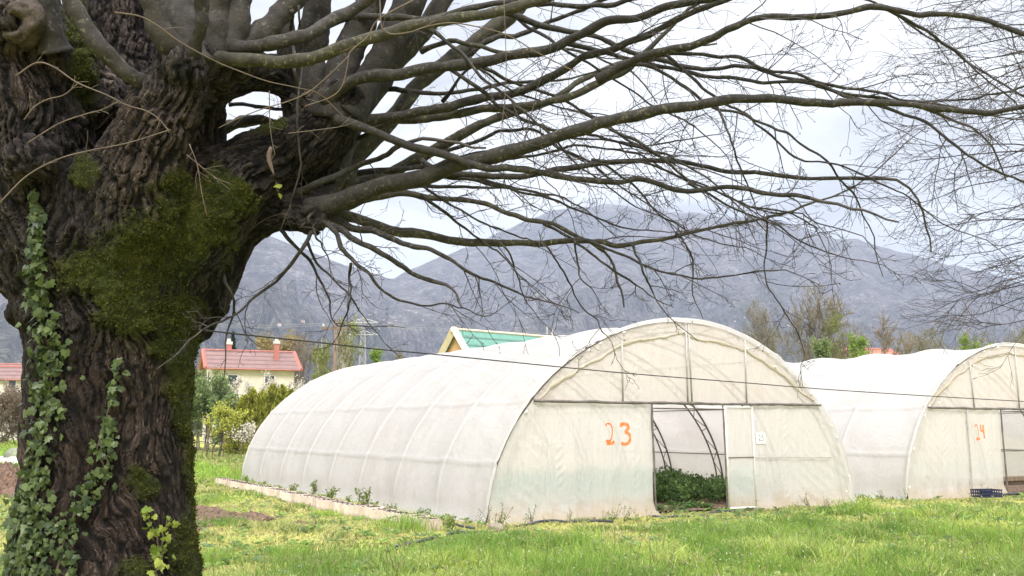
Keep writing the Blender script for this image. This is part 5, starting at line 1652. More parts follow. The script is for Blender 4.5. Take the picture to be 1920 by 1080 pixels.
def tree_far(name, label, cat, x, y, h, w, wood='grey', leaf=None, nleaf=0, lsize=.12, k1=12, k2=7, k3=6, up=.55, clear=.15, thick=.028, group=None, trunks=1, twig=.012, leafy_base=False, sd=None):
    """a branching tree: trunk and limbs, then a crown of twigs (and leaves)"""
    z0 = float(ground_z(np.array([[x, y]]))[0])
    o = np.array([x, y, z0])
    r = thing(name, label, cat, tuple(o), 0, group)
    p0 = np.zeros((trunks, 3))
    d0 = np.concatenate([rng.normal(size=(trunks, 2)) * (.05 if trunks == 1 else .26), np.ones((trunks, 1))], 1)
    if trunks > 1:
        p0[:, :2] = rng.normal(size=(trunks, 2)) * w * .10
    T = grow(p0, d0, np.full(trunks, h * .92) * rng.uniform(.85, 1.05, trunks), 12, .055, (0, 0, .03))
    rt = h * thick / math.sqrt(trunks)
    p, t, fA, ix = along(T, k1 // trunks + 1, clear, .98)
    a = rng.uniform(.55, 1.2, len(p)) * (1 - up * .3)
    d = side_dir(t, a, up * .35)
    L1 = (w * .80) * (1.12 - .75 * np.abs(fA - (.62 if clear > .33 else .35))) * rng.uniform(.7, 1.15, len(p))
    A1 = grow(p, d, L1, 8, .12, (0, 0, up * .10))
    p, t, f, _ = along(A1, k2, .2, 1)
    A2 = grow(p, side_dir(t, rng.uniform(.35, .95, len(p)), up * .14), w * .30 * rng.uniform(.6, 1.2, len(p)), 6, .15, (0, 0, up * .08))
    p, t, f, _ = along(A2, k3, .15, 1)
    A3 = grow(p, side_dir(t, rng.uniform(.3, .8, len(p)), up * .12), w * .13 * rng.uniform(.5, 1.2, len(p)), 4, .18, (0, 0, up * .06))
    # bring the whole tree to its height and spread
    sz = h / np.quantile(A3[..., 2], .997)
    sx = (w * .5) / np.quantile(np.abs(A3[..., :2]), .95)
    for Q_ in (T, A1, A2, A3):
        Q_ *= np.array([sx, sx, sz])
    tw = [tubes(T, np.full((trunks, 12), rt) * np.linspace(1, .16, 12)[None], 8)]
    r1 = np.minimum(rt * .5, rt * .42 * (1.2 - fA))
    tw.append(tubes(A1, r1[:, None] * np.linspace(1, .25, 8)[None], 6))
    mk('trunk', tw, WD[wood], r)
    cr_ = [tubes(A2, np.full((len(A2), 6), twig * 1.3) * np.linspace(1, .5, 6)[None], 4)]
    cr_.append(tubes(A3, np.full((len(A3), 4), twig * .75), 3))
    ms = [WD[wood]]
    if leaf:
        pool = np.concatenate([A3.reshape(-1, 3), A2[:, 2:].reshape(-1, 3)])
        q = pool[rng.integers(0, len(pool), nleaf)] + rng.normal(size=(nleaf, 3)) * lsize * .7
        keep = q[:, 2] > .1
        lv, lf = leafquads(q[keep], rng.uniform(lsize * .5, lsize * 1.2, keep.sum()), .3, .7)
        cr_.append((lv, lf, 1))
        ms.append(LM[leaf])
    mk('crown', cr_, ms, r, smooth=False)
    return r


def conifer(name, label, x, y, h, w, leaf, n, ls, group=None, base=.04):
    z0 = float(ground_z(np.array([[x, y]]))[0])
    r = thing(name, label, 'conifer', (x, y, z0), 0, group)
    mk('trunk', [tube(np.array([(0, 0, -.05), (0, 0, h * .5), (0, 0, h * .93)]), np.array([.03, .02, .006]) * h * .5, 7)], WD['dark'], r)
    z = base + (1 - base) * (1 - np.sqrt(rng.random(n)) ** 1.15)
    rr2 = (1 - z) ** .75 * w / 2 * (0.62 + .5 * rng.random(n) ** .5)
    th = rng.uniform(0, 6.283, n)
    lob = 1 + .28 * np.sin(th * 5 + z * 17) + .2 * np.sin(th * 3 - z * 29)
    P = np.stack([rr2 * lob * np.cos(th), rr2 * lob * np.sin(th), z * h * .97], 1)
    a = nrm(np.stack([np.cos(th) * .6, np.sin(th) * .6, np.full(n, 1.0)], 1) + rng.normal(size=(n, 3)) * .35)
    b = nrm(np.cross(a, rand_dir(n)))
    s = (rng.uniform(.6, 1.3, n) * ls)[:, None]
    V = np.stack([P - a * s * .3, P + b * s * .22 + a * s * .2, P + a * s, P - b * s * .22 + a * s * .2], 1).reshape(-1, 3)
    F = (np.arange(n) * 4)[:, None] + np.arange(4)
    mk('crown', [(V, F)], LM[leaf], r, smooth=False)
    return r


def xy(px_, d):
    """ground point below photo column px_ at depth d"""
    return (px_ - 960) / FPX * d, d * math.cos(PITCH)


def top(py_, d):
    """height of something whose top is seen on row py_ at distance d"""
    return CAMZ + (HY - py_) / FPX * d * 1.01


def T(name, label, cat, px_, ytop, wpx, d, **kw):
    x, y = xy(px_, d)
    return tree_far(name, label, cat, x, y, top(ytop, d), wpx / FPX * d, **kw)


T('shrub', 'big soft green shrub just right of the mossy trunk', 'shrub', 398, 700, 105, 62, wood='brown', leaf='green', nleaf=15000, lsize=.17, k1=26, trunks=6, clear=.05, up=.5)
T('shrub', 'low green shrub between the big green shrub and the conifer hedge', 'shrub', 448, 738, 60, 60, wood='brown', leaf='green', nleaf=6000, lsize=.16, k1=18, trunks=5, clear=.05)
T('blossom_shrub', 'white blossoming shrub below the left half of the red roof', 'shrub', 452, 706, 62, 70, wood='grey', leaf='blossom', nleaf=5200, lsize=.13, k1=20, trunks=4, clear=.1)
T('blossom_shrub', 'white blossoming shrub below the right half of the red roof', 'shrub', 505, 704, 66, 72, wood='grey', leaf='blossom', nleaf=5200, lsize=.13, k1=20, trunks=4, clear=.1)
T('blossom_shrub', 'sparse white blossoming shrub at the right corner of the red-roofed house', 'shrub', 558, 712, 52, 66, wood='grey', leaf='blossom', nleaf=1900, lsize=.11, k1=18, trunks=4, clear=.1)
for k, (p_, yt, w_, d_) in enumerate([(466, 742, 26, 55), (482, 730, 26, 55.6), (500, 733, 26, 54.6), (519, 720, 27, 55.4), (537, 722, 26, 54.8), (553, 730, 26, 55.5), (571, 738, 26, 55)]):
    x, y = xy(p_, d_)
    conifer('conifer', ['leftmost', 'second', 'third', 'fourth', 'fifth', 'sixth', 'rightmost'][k] + (' conifer' if k in (0, 6) else ' conifer from the left') + ' in the yellow-tipped hedge row left of the tunnel', x, y, top(yt, d_), w_ / FPX * d_ * 1.9, 'thuja', 5200, .24, 'conifers in the hedge left of the tunnel')
T('fruit_tree', 'young yellow-green fruit tree on the grass left of the tunnel', 'tree', 424, 754, 66, 49, wood='dark', leaf='yellowgreen', nleaf=2300, lsize=.11, k1=12, k2=6, k3=4, clear=.22, up=1.15, thick=.020, trunks=1, twig=.008)
T('fruit_tree', 'small white-flowering sapling close to the tunnel end', 'tree', 468, 792, 46, 49, wood='dark', leaf='blossom', nleaf=420, lsize=.12, k1=8, k2=5, k3=3, clear=.3, up=.8, thick=.016, twig=.007)
x, y = xy(441, 105)
conifer('cypress', 'slim dark cypress behind the red roof', x, y, top(622, 105), 16 / FPX * 105, 'cypress', 5200, .42)
T('tree', 'pale ochre budding tree behind the red roof', 'tree', 516, 628, 78, 118, wood='brown', leaf='ochre', nleaf=8500, lsize=.34, k1=20, clear=.2)
T('thicket_tree', 'bare brown thicket tree right of the red-roofed house', 'tree', 572, 632, 84, 106, wood='brown', leaf='dry', nleaf=900, lsize=.12, k1=30, k2=9, k3=8, trunks=5, clear=.08, up=.7, twig=.016)
T('thicket_tree', 'bare brown thicket tree behind the wooden pole', 'tree', 598, 650, 66, 102, wood='brown', leaf='olive', nleaf=1700, lsize=.12, k1=26, k2=8, k3=7, trunks=5, clear=.08, up=.7, twig=.014)
T('willow_tree', 'yellow-green leafing tree left of the wooden pole', 'tree', 610, 634, 58, 96, wood='birch', leaf='willow', nleaf=8000, lsize=.17, k1=22, k2=7, k3=6, trunks=3, clear=.1, up=.7, twig=.011)
T('birch_tree', 'pale barked birch just right of the wooden pole', 'tree', 645, 598, 56, 90, wood='birch', leaf='willow', nleaf=4200, lsize=.17, k1=18, k2=7, k3=6, clear=.25, up=.8, thick=.011, twig=.014)
T('birch_tree', 'pale barked forked birch left of the lattice pylon', 'tree', 664, 603, 50, 88, wood='birch', leaf='olive', nleaf=2600, lsize=.17, k1=16, k2=7, k3=5, trunks=2, clear=.25, up=.85, thick=.012, twig=.014)
T('shrub', 'small round green tree showing over the tunnel ridge right of the pylon', 'tree', 716, 662, 28, 95, wood='dark', leaf='lime', nleaf=2400, lsize=.25, k1=14, clear=.4)
T('shrub', 'pale bare shrub showing over the tunnel ridge left of the green roof', 'tree', 745, 664, 34, 98, wood='grey', leaf='olive', nleaf=800, lsize=.2, k1=14, clear=.4)
T('bare_tree', 'bare grey tree just right of the first tunnel ridge', 'tree', 1452, 562, 115, 74, wood='grey', leaf='olive', nleaf=1200, lsize=.11, k1=22, k2=9, k3=8, clear=.40, up=.62, trunks=3, thick=.020, twig=.019)
T('bare_tree', 'tallest bare tree with a yellowish crown over the second tunnel', 'tree', 1508, 547, 130, 76, wood='grey', leaf='ochre', nleaf=3400, lsize=.12, k1=26, k2=9, k3=8, clear=.40, up=.62, trunks=2, thick=.022, twig=.019)
T('tree', 'yellow-green leafing tree right of the tallest bare tree', 'tree', 1572, 592, 82, 72, wood='grey', leaf='willow', nleaf=3600, lsize=.14, k1=20, k2=8, k3=6, clear=.40, up=.62, trunks=2, twig=.012)
T('shrub', 'bright bushy green tree low behind the second tunnel', 'tree', 1590, 634, 60, 60, wood='brown', leaf='lime', nleaf=5200, lsize=.16, k1=16, clear=.25)
T('shrub', 'dark green shrub low at the foot of the tallest bare tree', 'tree', 1524, 642, 40, 62, wood='brown', leaf='green', nleaf=4200, lsize=.15, k1=16, clear=.25)
T('bare_tree', 'round bare brown tree in front of the orange roof', 'tree', 1650, 594, 97, 78, wood='brown', leaf='ochre', nleaf=2200, lsize=.12, k1=24, k2=9, k3=8, clear=.40, up=.62, trunks=2, twig=.019)
T('bare_tree', 'thin bare grey tree left of the orange roof', 'tree', 1612, 610, 75, 84, wood='grey', leaf='olive', nleaf=300, lsize=.12, k1=20, k2=8, k3=7, clear=.40, up=.62, trunks=2, twig=.019)
T('bare_tree', 'low bare grey tree right of the orange roof', 'tree', 1704, 622, 82, 96, wood='grey', leaf='olive', nleaf=900, lsize=.16, k1=20, k2=8, k3=7, clear=.40, up=.62, trunks=2, twig=.014)
T('bare_tree', 'pale grey-green far tree midway between the orange roof and the second tunnel ridge', 'tree', 1752, 618, 105, 120, wood='grey', leaf='olive', nleaf=4500, lsize=.2, k1=22, k2=8, k3=6, clear=.40, up=.62, trunks=2, twig=.018)
T('bare_tree', 'grey far tree standing behind the second tunnel ridge', 'tree', 1800, 622, 95, 112, wood='grey', leaf='olive', nleaf=3200, lsize=.18, k1=22, k2=8, k3=6, clear=.40, up=.62, trunks=2, twig=.018)
T('bare_tree', 'grey-green far tree at the right edge behind the second tunnel', 'tree', 1900, 616, 112, 118, wood='grey', leaf='olive', nleaf=4500, lsize=.2, k1=22, k2=8, k3=6, clear=.40, up=.62, trunks=2, twig=.018)
T('bare_tree', 'broad grey far tree at the left of the trees over the second tunnel', 'tree', 1420, 606, 105, 110, wood='grey', leaf='olive', nleaf=2600, lsize=.17, k1=22, k2=8, k3=7, clear=.40, up=.62, trunks=2, twig=.018)
T('shrub', 'bright green shrub showing left of the second tunnel ridge', 'tree', 1838, 628, 66, 70, wood='brown', leaf='lime', nleaf=3400, lsize=.16, k1=16, clear=.3, trunks=3)
T('shrub', 'dry brown bush at the left edge behind the trunk', 'shrub', 8, 720, 110, 58, wood='brown', leaf='dry', nleaf=5200, lsize=.13, k1=30, k2=8, k3=6, trunks=7, clear=.05, up=.6)
T('shrub', 'dry brown bush just behind the left side of the trunk', 'shrub', 66, 735, 80, 60, wood='brown', leaf='dry', nleaf=4200, lsize=.13, k1=26, k2=8, k3=6, trunks=6, clear=.05, up=.6)
T('shrub', 'bare brown bush under the conifer hedge', 'shrub', 520, 786, 60, 52, wood='brown', leaf='dry', nleaf=1200, lsize=.10, k1=22, k2=7, k3=5, trunks=6, clear=.05, up=.5, twig=.009)

# a long far belt of woodland at the mountain's foot, one mass
n = 52000
azs = rng.uniform(-.75, .85, n)
dd = rng.uniform(170, 520, n) ** 1.0
P = np.stack([np.sin(azs) * dd, np.cos(azs) * dd, np.zeros(n)], 1)
cell = fbm(P[:, :2] * .035, 77, 3)
hh = 3.0 + 9.0 * smooth01(cell, .35, .7)
P[:, 2] = rng.random(n) ** .8 * hh
P += rng.normal(size=P.shape) * .5
V, F = leafquads(P, rng.uniform(1.0, 2.3, n), .3, .8)
tag(mk('far_woodland', [(V, F)], LM['wood'], smooth=False), kind='stuff')

# ------------------------------------------------------------------ the second big tree: its crown hangs in from the right
bx, by = 8.6, 9.2
RB = np.array([bx, by, 0.0])
rt_ = thing('overhanging_tree', 'bare fine-twigged tree hanging its crown in from the right edge', 'tree', tuple(RB))
Pt = np.array([(0, 0, -.1), (.05, .02, 1.2), (.0, .05, 2.4), (-.1, .1, 3.6), (-.05, .1, 4.8), (.05, .1, 6.2)])
Pt = spline(Pt, 24)
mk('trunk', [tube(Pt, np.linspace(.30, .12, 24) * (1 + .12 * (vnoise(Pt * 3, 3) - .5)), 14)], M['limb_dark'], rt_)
tgt = [(1715, -30), (1700, 20), (1735, 60), (1690, 95), (1740, 130), (1700, 165), (1725, 205), (1695, 240), (1735, 280), (1700, 305), (1740, 345), (1710, 385), (1745, 425), (1760, 455), (1790, 490), (1800, 520), (1785, 548), (1745, 570), (1815, 600), (1835, 622),
       (1790, 10), (1800, 110), (1790, 190), (1800, 260), (1790, 330), (1810, 400), (1840, 560), (1760, -20), (1850, 40), (1840, 150), (1850, 230)]
for k, (tx, ty) in enumerate(tgt):
    d_ = rng.uniform(7.6, 10.0)
    e_ = at(tx + rng.normal() * 12, ty, d_)
    s0 = RB + np.array([0, .08, np.clip(2.6 + (600 - ty) / 600 * 2.9, 2.2, 6.0)])
    mid = (s0 * .45 + e_ * .55) + np.array([0, 0, .30 + .15 * rng.normal()])
    sp = spline(np.array([s0, mid, e_]), 26)
    sp += (np.stack([fbm(sp * 2.2 + k, 10 + q, 3) for q in range(3)], 1) - .5) * .16 * np.linspace(0, 1, 26)[:, None]
    R = np.linspace(.020, .0028, 26)
    V, F = tube(sp, R, 6)
    b_ = mk('branch', [(V, F)], M['branch'], rt_, origin=RB)
    # fine twigs sweeping the same way
    p, t, f, _ = along(sp[None], 16, .25, 1)
    dirs = side_dir(t, rng.uniform(.25, .7, len(p)))
    A1 = grow(p, dirs, rng.uniform(.35, 1.0, len(p)) * (1.2 - .6 * f), 9, .10, (-.02, 0, -.012))
    o_ = [tubes(A1, np.full((len(A1), 9), .0034) * np.linspace(1, .5, 9)[None], 4)]
    p, t, f, _ = along(A1, 5, .15, 1)
    A2 = grow(p, side_dir(t, rng.uniform(.4, .8, len(p))), rng.uniform(.12, .42, len(p)), 6, .13, (-.02, 0, -.01))
    o_.append(tubes(A2, np.full((len(A2), 6), .0022) * np.linspace(1, .6, 6)[None], 3))
    p, t, f, _ = along(A2, 2, .2, 1)
    A3 = grow(p, side_dir(t, rng.uniform(.4, .8, len(p))), rng.uniform(.05, .16, len(p)), 4, .12)
    o_.append(tubes(A3, np.full((len(A3), 4), .0016), 3))
    mk('twig_spray', o_, M['twig'], b_, origin=RB)

# ------------------------------------------------------------------ houses
HM = dict(cream=simple('cream_render', (0.70, 0.65, 0.57), (0.60, 0.54, 0.46), .8, .85), peach=simple('peach_render', (0.74, 0.47, 0.26), (0.66, 0.41, 0.22), .8, .85),
          pale=simple('pale_trim', (0.78, 0.68, 0.52), (0.70, 0.60, 0.45), 1, .8), redtrim=simple('red_trim', (0.46, 0.17, 0.135), (0.38, 0.14, 0.115), 2, .6),
          red=roof_mat('red_tile', (0.255, 0.145, 0.130), (0.17, 0.095, 0.088), 1.7), green=roof_mat('green_tile', (0.13, 0.31, 0.25), (0.095, 0.235, 0.19), 2.2),
          dgreen=simple('dark_green_trim', (0.045, 0.165, 0.125), (0.03, 0.12, 0.09), 2, .5), glass=simple('dark_window', (0.03, 0.04, 0.055), (0.02, 0.025, 0.035), 1, .1, spec=.8),
          white=simple('white_frame', (0.80, 0.78, 0.74), None, 4, .6), orange=roof_mat('orange_tile', (0.46, 0.20, 0.12), (0.33, 0.13, 0.08), 1.7),
          wall=simple('white_wall', (0.62, 0.59, 0.55), (0.52, 0.49, 0.45), .6, .8))


def slab(a, b, c, d, th=.14):
    """a roof plane: eave a->b, ridge d->c, with thickness"""
    a, b, c, d = (np.asarray(v, float) for v in (a, b, c, d))
    n_ = nrm(np.cross(b - a, d - a))
    V = np.array([a, b, c, d, a - n_ * th, b - n_ * th, c - n_ * th, d - n_ * th])
    F = np.array([[0, 1, 2, 3], [7, 6, 5, 4], [0, 4, 5, 1], [1, 5, 6, 2], [2, 6, 7, 3], [3, 7, 4, 0]])
    e1, e2 = nrm(b - a), nrm(d - a)
    uvw = np.stack([(V - a) @ e1, (V - a) @ np.cross(n_, e1), np.zeros(8)], 1)
    return V, F, uvw


def roof(name, slabs, m_, parent):
    parts = [(s[0], s[1]) for s in slabs]
    return mk(name, parts, m_, parent, smooth=False, attrs={'tile': np.concatenate([s[2] for s in slabs])})


def prism(L, W, h, rise, th=.0):
    """gabled walls: length L (x), width W (y), eaves h, gable rise"""
    V = np.array([[x, y, z] for x in (0, L) for (y, z) in ((0, 0), (W, 0), (W, h), (W / 2, h + rise), (0, h))], float)
    return V, [np.array([[0, 4, 3, 2, 1], [5, 6, 7, 8, 9]]), np.array([[0, 5, 9, 4], [1, 2, 7, 6]])]


def window(parent, c, w, h, rz, m_frame='white', arch_=False):
    fr = box(c, (w, .10, h), rz)
    f = mk('window', [fr], HM[m_frame], parent, smooth=False)
    n_ = np.array([math.sin(rz), -math.cos(rz), 0]) * .04
    mk('pane', [box(np.array(c) + n_, (w * .8, .06, h * .84), rz)], HM['glass'], f, smooth=False)
    return f


def house(name, label, loc, rz, L, W, h, rise, wall, roofm, trim, over=.5, wins=(), chims=(), trim_r=.20):
    r = thing(name, label, 'house', loc, rz)
    mk('wall', [prism(L, W, h, rise)], HM[wall], r, smooth=False)
    k = rise / (W / 2)
    e = over
    zr = h + rise + .12
    s1 = slab((-e, -e, zr - (W / 2 + e) * k), (L + e, -e, zr - (W / 2 + e) * k), (L + e, W / 2, zr), (-e, W / 2, zr))
    s2 = slab((L + e, W + e, zr - (W / 2 + e) * k), (-e, W + e, zr - (W / 2 + e) * k), (-e, W / 2 + .01, zr), (L + e, W / 2 + .01, zr))
    rf = roof('roof', [s1, s2], HM[roofm], r)
    tr = []
    for x in (-e - .06, L + e + .06):
        for y0 in (-e, W + e):
            a_, b_ = np.array([x, y0, zr - (W / 2 + e) * k]), np.array([x, W / 2, zr + .02])
            tr.append(tube(np.array([a_, b_]), trim_r, 4))
    tr.append(bar((-e, W / 2, zr + .03), (L + e, W / 2, zr + .03), .11, 6))
    tr.append(bar((-e, -e - .06, zr - (W / 2 + e) * k - .05), (L + e, -e - .06, zr - (W / 2 + e) * k - .05), .07, 6))
    mk('trim', tr, HM[trim], rf, smooth=False)
    for (x, y, hh_, w_) in chims:
        zb = zr - abs(y - W / 2) * k
        mk('chimney', [box((x, y, zb + hh_ / 2 - .3), (w_, w_, hh_ + .6))], HM['redtrim'], rf, smooth=False)
        mk('chimney_cap', [box((x, y, zb + hh_ + .16), (w_ * 1.25, w_ * 1.25, .3)), tube(np.array([(x, y, zb + hh_ + .32), (x, y, zb + hh_ + .62)]), w_ * .35, 8)], HM['wall'], rf, smooth=False)
    for (x, y, z, w_, h_, rr) in wins:
        window(r, (x, y, z), w_, h_, rr)
    return r


# red roof house: eave corners at (400,695) and (559,690), ridge (376,657)-(535,660)
d = 92.0
pA = at(402, 694, d)
rz = math.radians(22)
Lh = 7.9
house('house', 'cream house with a long red tiled roof behind the green shrub', (pA[0] - .25, pA[1], 0), rz, Lh, 8.4, pA[2] + .30, 1.85, 'cream', 'red', 'redtrim', .55,
      wins=[(-.03, 2.6, pA[2] - .6, 1.0, 1.3, -math.pi / 2), (-.03, 5.4, pA[2] - .6, 1.0, 1.3, -math.pi / 2), (2.0, -.03, pA[2] - 1.0, 1.1, 1.3, 0), (5.5, -.03, pA[2] - 1.0, 1.1, 1.3, 0)],
      chims=[(1.9, 4.4, .7, .55), (6.4, 2.3, 1.5, .5)])
# green roof house: gable peak (856,612), ridge to (1040,622)
d = 74.0
pk = at(858, 618, d)
Wg, rise_ = 8.0, 4.4
rzg = math.radians(40)
gx, gy = math.cos(rzg), math.sin(rzg)
og = pk - np.array([-gy, gx, 0]) * Wg / 2
hg = pk[2] - rise_ - .12
gh = house('house', 'peach gabled house with a green tiled roof behind the tunnel ridge', (og[0], og[1], 0), rzg, 12.5, Wg, hg, rise_, 'peach', 'green', 'pale', .30, trim_r=.34,
           wins=[(-.06, Wg / 2 - 1.1, hg + .5, 1.1, 1.6, -math.pi / 2)])
# cross gable with its own small roof on the near slope
cg = []
zr = hg + rise_
V, F = prism(2.6, 2.8, 0.1, 1.9)
mk('dormer', [(V + np.array([-.85, -.1, hg + .55]), F)], HM['peach'], gh, smooth=False)
k = 1.9 / 1.4
zt = hg + .55 + .1 + 1.9 + .10
s1 = slab((-1.25, -.45, zt - 1.75 * k), (3.2, -.45, zt - 1.75 * k), (3.2, 1.3, zt), (-1.25, 1.3, zt), .1)
s2 = slab((3.2, 3.05, zt - 1.75 * k), (-1.25, 3.05, zt - 1.75 * k), (-1.25, 1.31, zt), (3.2, 1.31, zt), .1)
dr = roof('dormer_roof', [s1, s2], HM['green'], gh)
window(gh, (-.90, 1.3, hg + 1.05), .9, 1.0, -math.pi / 2)
mk('dark_gable', [prism(3.0, 2.6, .2, 1.4)], HM['dgreen'], gh, smooth=False).location = (10.2, -.9, zr - 1.75)
mk('aerial', [bar((9.4, 4.0, zr), (9.4, 4.0, zr + 1.0), .035), bar((10.0, 4.0, zr), (10.0, 4.0, zr + .7), .06)], HM['wall'], gh)
# orange roof beyond the right-hand trees
p = at(1618, 690, 95)
house('house', 'low house whose orange tiled roof shows between the bare trees', (p[0], p[1], 0), math.radians(10), 4.0, 5.0, top(674, 95), 1.0, 'wall', 'orange', 'redtrim', .35)
p = at(-70, 720, 110)
house('house', 'long low house with a dull red roof at the far left edge', (p[0], p[1], 0), math.radians(6), 9.0, 6.5, top(712, 110), 1.5, 'wall', 'red', 'redtrim', .4, wins=[(5.5, -.03, top(722, 110), 1.0, 1.0, 0)])
p = at(-120, 712, 130)
house('house', 'pale flat-fronted building with a red roof band at the left edge', (p[0], p[1], 0), math.radians(4), 14.0, 7.0, top(698, 130), 1.1, 'wall', 'red', 'redtrim', .4, wins=[(9.5, -.03, top(706, 130), 1.0, 1.2, 0)])

# specks of the village on the lower slope
proto = None
vp = [(690, 592), (702, 588), (716, 600), (728, 606), (740, 603), (752, 596), (760, 607), (772, 600), (781, 590), (790, 604), (800, 594), (668, 612), (680, 606), (812, 598), (706, 614), (838, 606), (985, 596), (905, 600), (960, 606), (470, 600), (560, 602), (520, 608), (1110, 586), (1380, 600), (1402, 602), (1415, 601),
      (1640, 622), (1662, 620), (1705, 624), (1772, 614), (1808, 614), (1622, 622), (1480, 606), (640, 575), (732, 586), (765, 583), (846, 590), (610, 590)]
for (a_, b_) in vp:
    h_ = TERR.ray_cast(Vector((0, 0, CAMZ)), Vector(ray(a_ + rng.normal() * 3, b_ + rng.normal() * 3)).normalized())
    if h_[0] is None:
        continue
    if proto is None:
        proto = r = thing('village_house', 'tiny white house among scrub on the lower mountain slope', 'house', tuple(h_[0]), 0, 'village houses on the lower slope')
        mk('wall', [prism(9, 7, 6, 2.2)], HM['wall'], r, smooth=False)
        s1 = slab((-.4, -.4, 5.9), (9.4, -.4, 5.9), (9.4, 3.5, 8.4), (-.4, 3.5, 8.4))
        s2 = slab((9.4, 7.4, 5.9), (-.4, 7.4, 5.9), (-.4, 3.51, 8.4), (9.4, 3.51, 8.4))
        roof('roof', [s1, s2], HM['wall'] if rng.random() < .1 else HM['orange'], r)
    else:
        r = copy_tree(proto)
    r.location = tuple(np.array(h_[0]) - np.array([0, 0, 1.5]))
    r.rotation_euler = (0, 0, rng.uniform(-.5, .6))
    s_ = rng.uniform(.35, .75)
    r.scale = (s_, s_, s_)

# ------------------------------------------------------------------ pole, pylon, wires, fence
x, y = xy(632, 66)
hp = top(606, 66)
po = thing('utility_pole', 'dark wooden utility pole with a crossarm left of the birches', 'pole', (x, y, 0))
mk('shaft', [tube(np.array([(0, 0, -.2), (0, 0, hp * .5), (0, 0, hp)]), np.array([.19, .16, .12]), 10)], M['wood'], po)
mk('crossarm', [box((0, 0, hp - .55), (2.0, .12, .14), .15)], M['wood'], po, smooth=False)
for q_ in (-.85, 0, .85):
    mk('insulator', [tube(np.array([(q_, q_ * .15, hp - .46), (q_, q_ * .15, hp - .38), (q_, q_ * .15, hp - .28)]), np.array([.04, .075, .05]), 8)], HM['wall'], po)
d = 230.0
x, y = xy(683, d)
hp2 = top(598, d)
pl = thing('lattice_pylon', 'pale steel lattice pylon right of the birches', 'pylon', (x, y, 0))
pr = []
lev = np.linspace(0, hp2, 13)
wd = lambda z_: 2.3 * (1 - z_ / hp2) + .55
for sx in (-1, 1):
    for sy in (-1, 1):
        pr.append(bar((sx * wd(0) / 2, sy * wd(0) / 2, 0), (sx * wd(hp2) / 2, sy * wd(hp2) / 2, hp2), .075, 4))
for a_, b_ in zip(lev[:-1], lev[1:]):
    for sx in (-1, 1):
        pr.append(bar((-sx * wd(a_) / 2, -wd(a_) / 2, a_), (sx * wd(b_) / 2, -wd(b_) / 2, b_), .06, 4))
        pr.append(bar((-wd(a_) / 2 * sx, -wd(a_) / 2, a_), (-wd(b_) / 2 * sx, wd(b_) / 2, b_), .06, 4))
mk('lattice', pr, M['galv'], pl, smooth=False)
for z_ in (hp2 - 1.5, hp2 - 4.5):
    mk('crossarm', [bar((-3.6, 0, z_), (3.6, 0, z_), .07, 4), bar((-3.6, 0, z_), (0, 0, z_ + 1.0), .06, 4), bar((3.6, 0, z_), (0, 0, z_ + 1.0), .06, 4)], M['clip'], pl)
for (yy_, off_) in ((608, 0), (612, .5)):
    sp = spline(np.array([(300, yy_ - 2), (420, yy_ + 1), (520, yy_ + 1.5), (660, yy_ - 3), (760, yy_ + 4), (900, yy_ + 12), (1100, yy_ + 20)], float), 60)
    P = np.array([at(a_, b_, 228 + off_) for a_, b_ in sp])
    o = P[0].copy()
    tag(mk('power_line', [tube(P, .035, 4)], M['galv'], origin=o), 'pale power line crossing the slope behind the birches, ' + ('upper of the two' if off_ == 0 else 'lower of the two'), 'power line')
for k, (a_, h_, w_) in enumerate([(362, 1.0, .12), (378, .75, .10), (402, 1.5, .05), (412, 1.4, .05), (432, 1.6, .05), (462, 1.3, .05)]):
    x, y = xy(a_, 46 + (k > 1) * 3)
    P = np.array([(0, 0, -.1), (.02, 0, h_ * .5), (.0, .01, h_)])
    o = tag(mk('fence_post', [tube(P, np.array([w_, w_ * .95, w_ * .8]) * .6, 6)], M['wood']), ['thick short wooden stake beside the trunk edge on the far grass', 'second thick stake from the trunk on the far grass', 'thin stake left of the fruit tree', 'thin stake touching the fruit tree trunk', 'tall thin stake just right of the fruit tree', 'thin stake by the white sapling'][k], 'stake')
    o.location = (x, y, 0)
for k, z_ in enumerate((.45, .85, 1.2)):
    pts = []
    for q_ in np.linspace(0, 1, 24):
        x, y = xy(352 + q_ * 118, 47 + q_ * 3)
        pts.append((x, y, z_ - .12 * math.sin(q_ * math.pi * 3) ** 2))
    P = np.array(pts)
    o = P[0].copy()
    tag(mk('fence_wire', [tube(P, .016, 4)], M['cable'], origin=o), ['lowest of the three sagging wires by the fruit tree', 'middle of the three sagging wires by the fruit tree', 'topmost of the three sagging wires by the fruit tree'][k], 'wire')

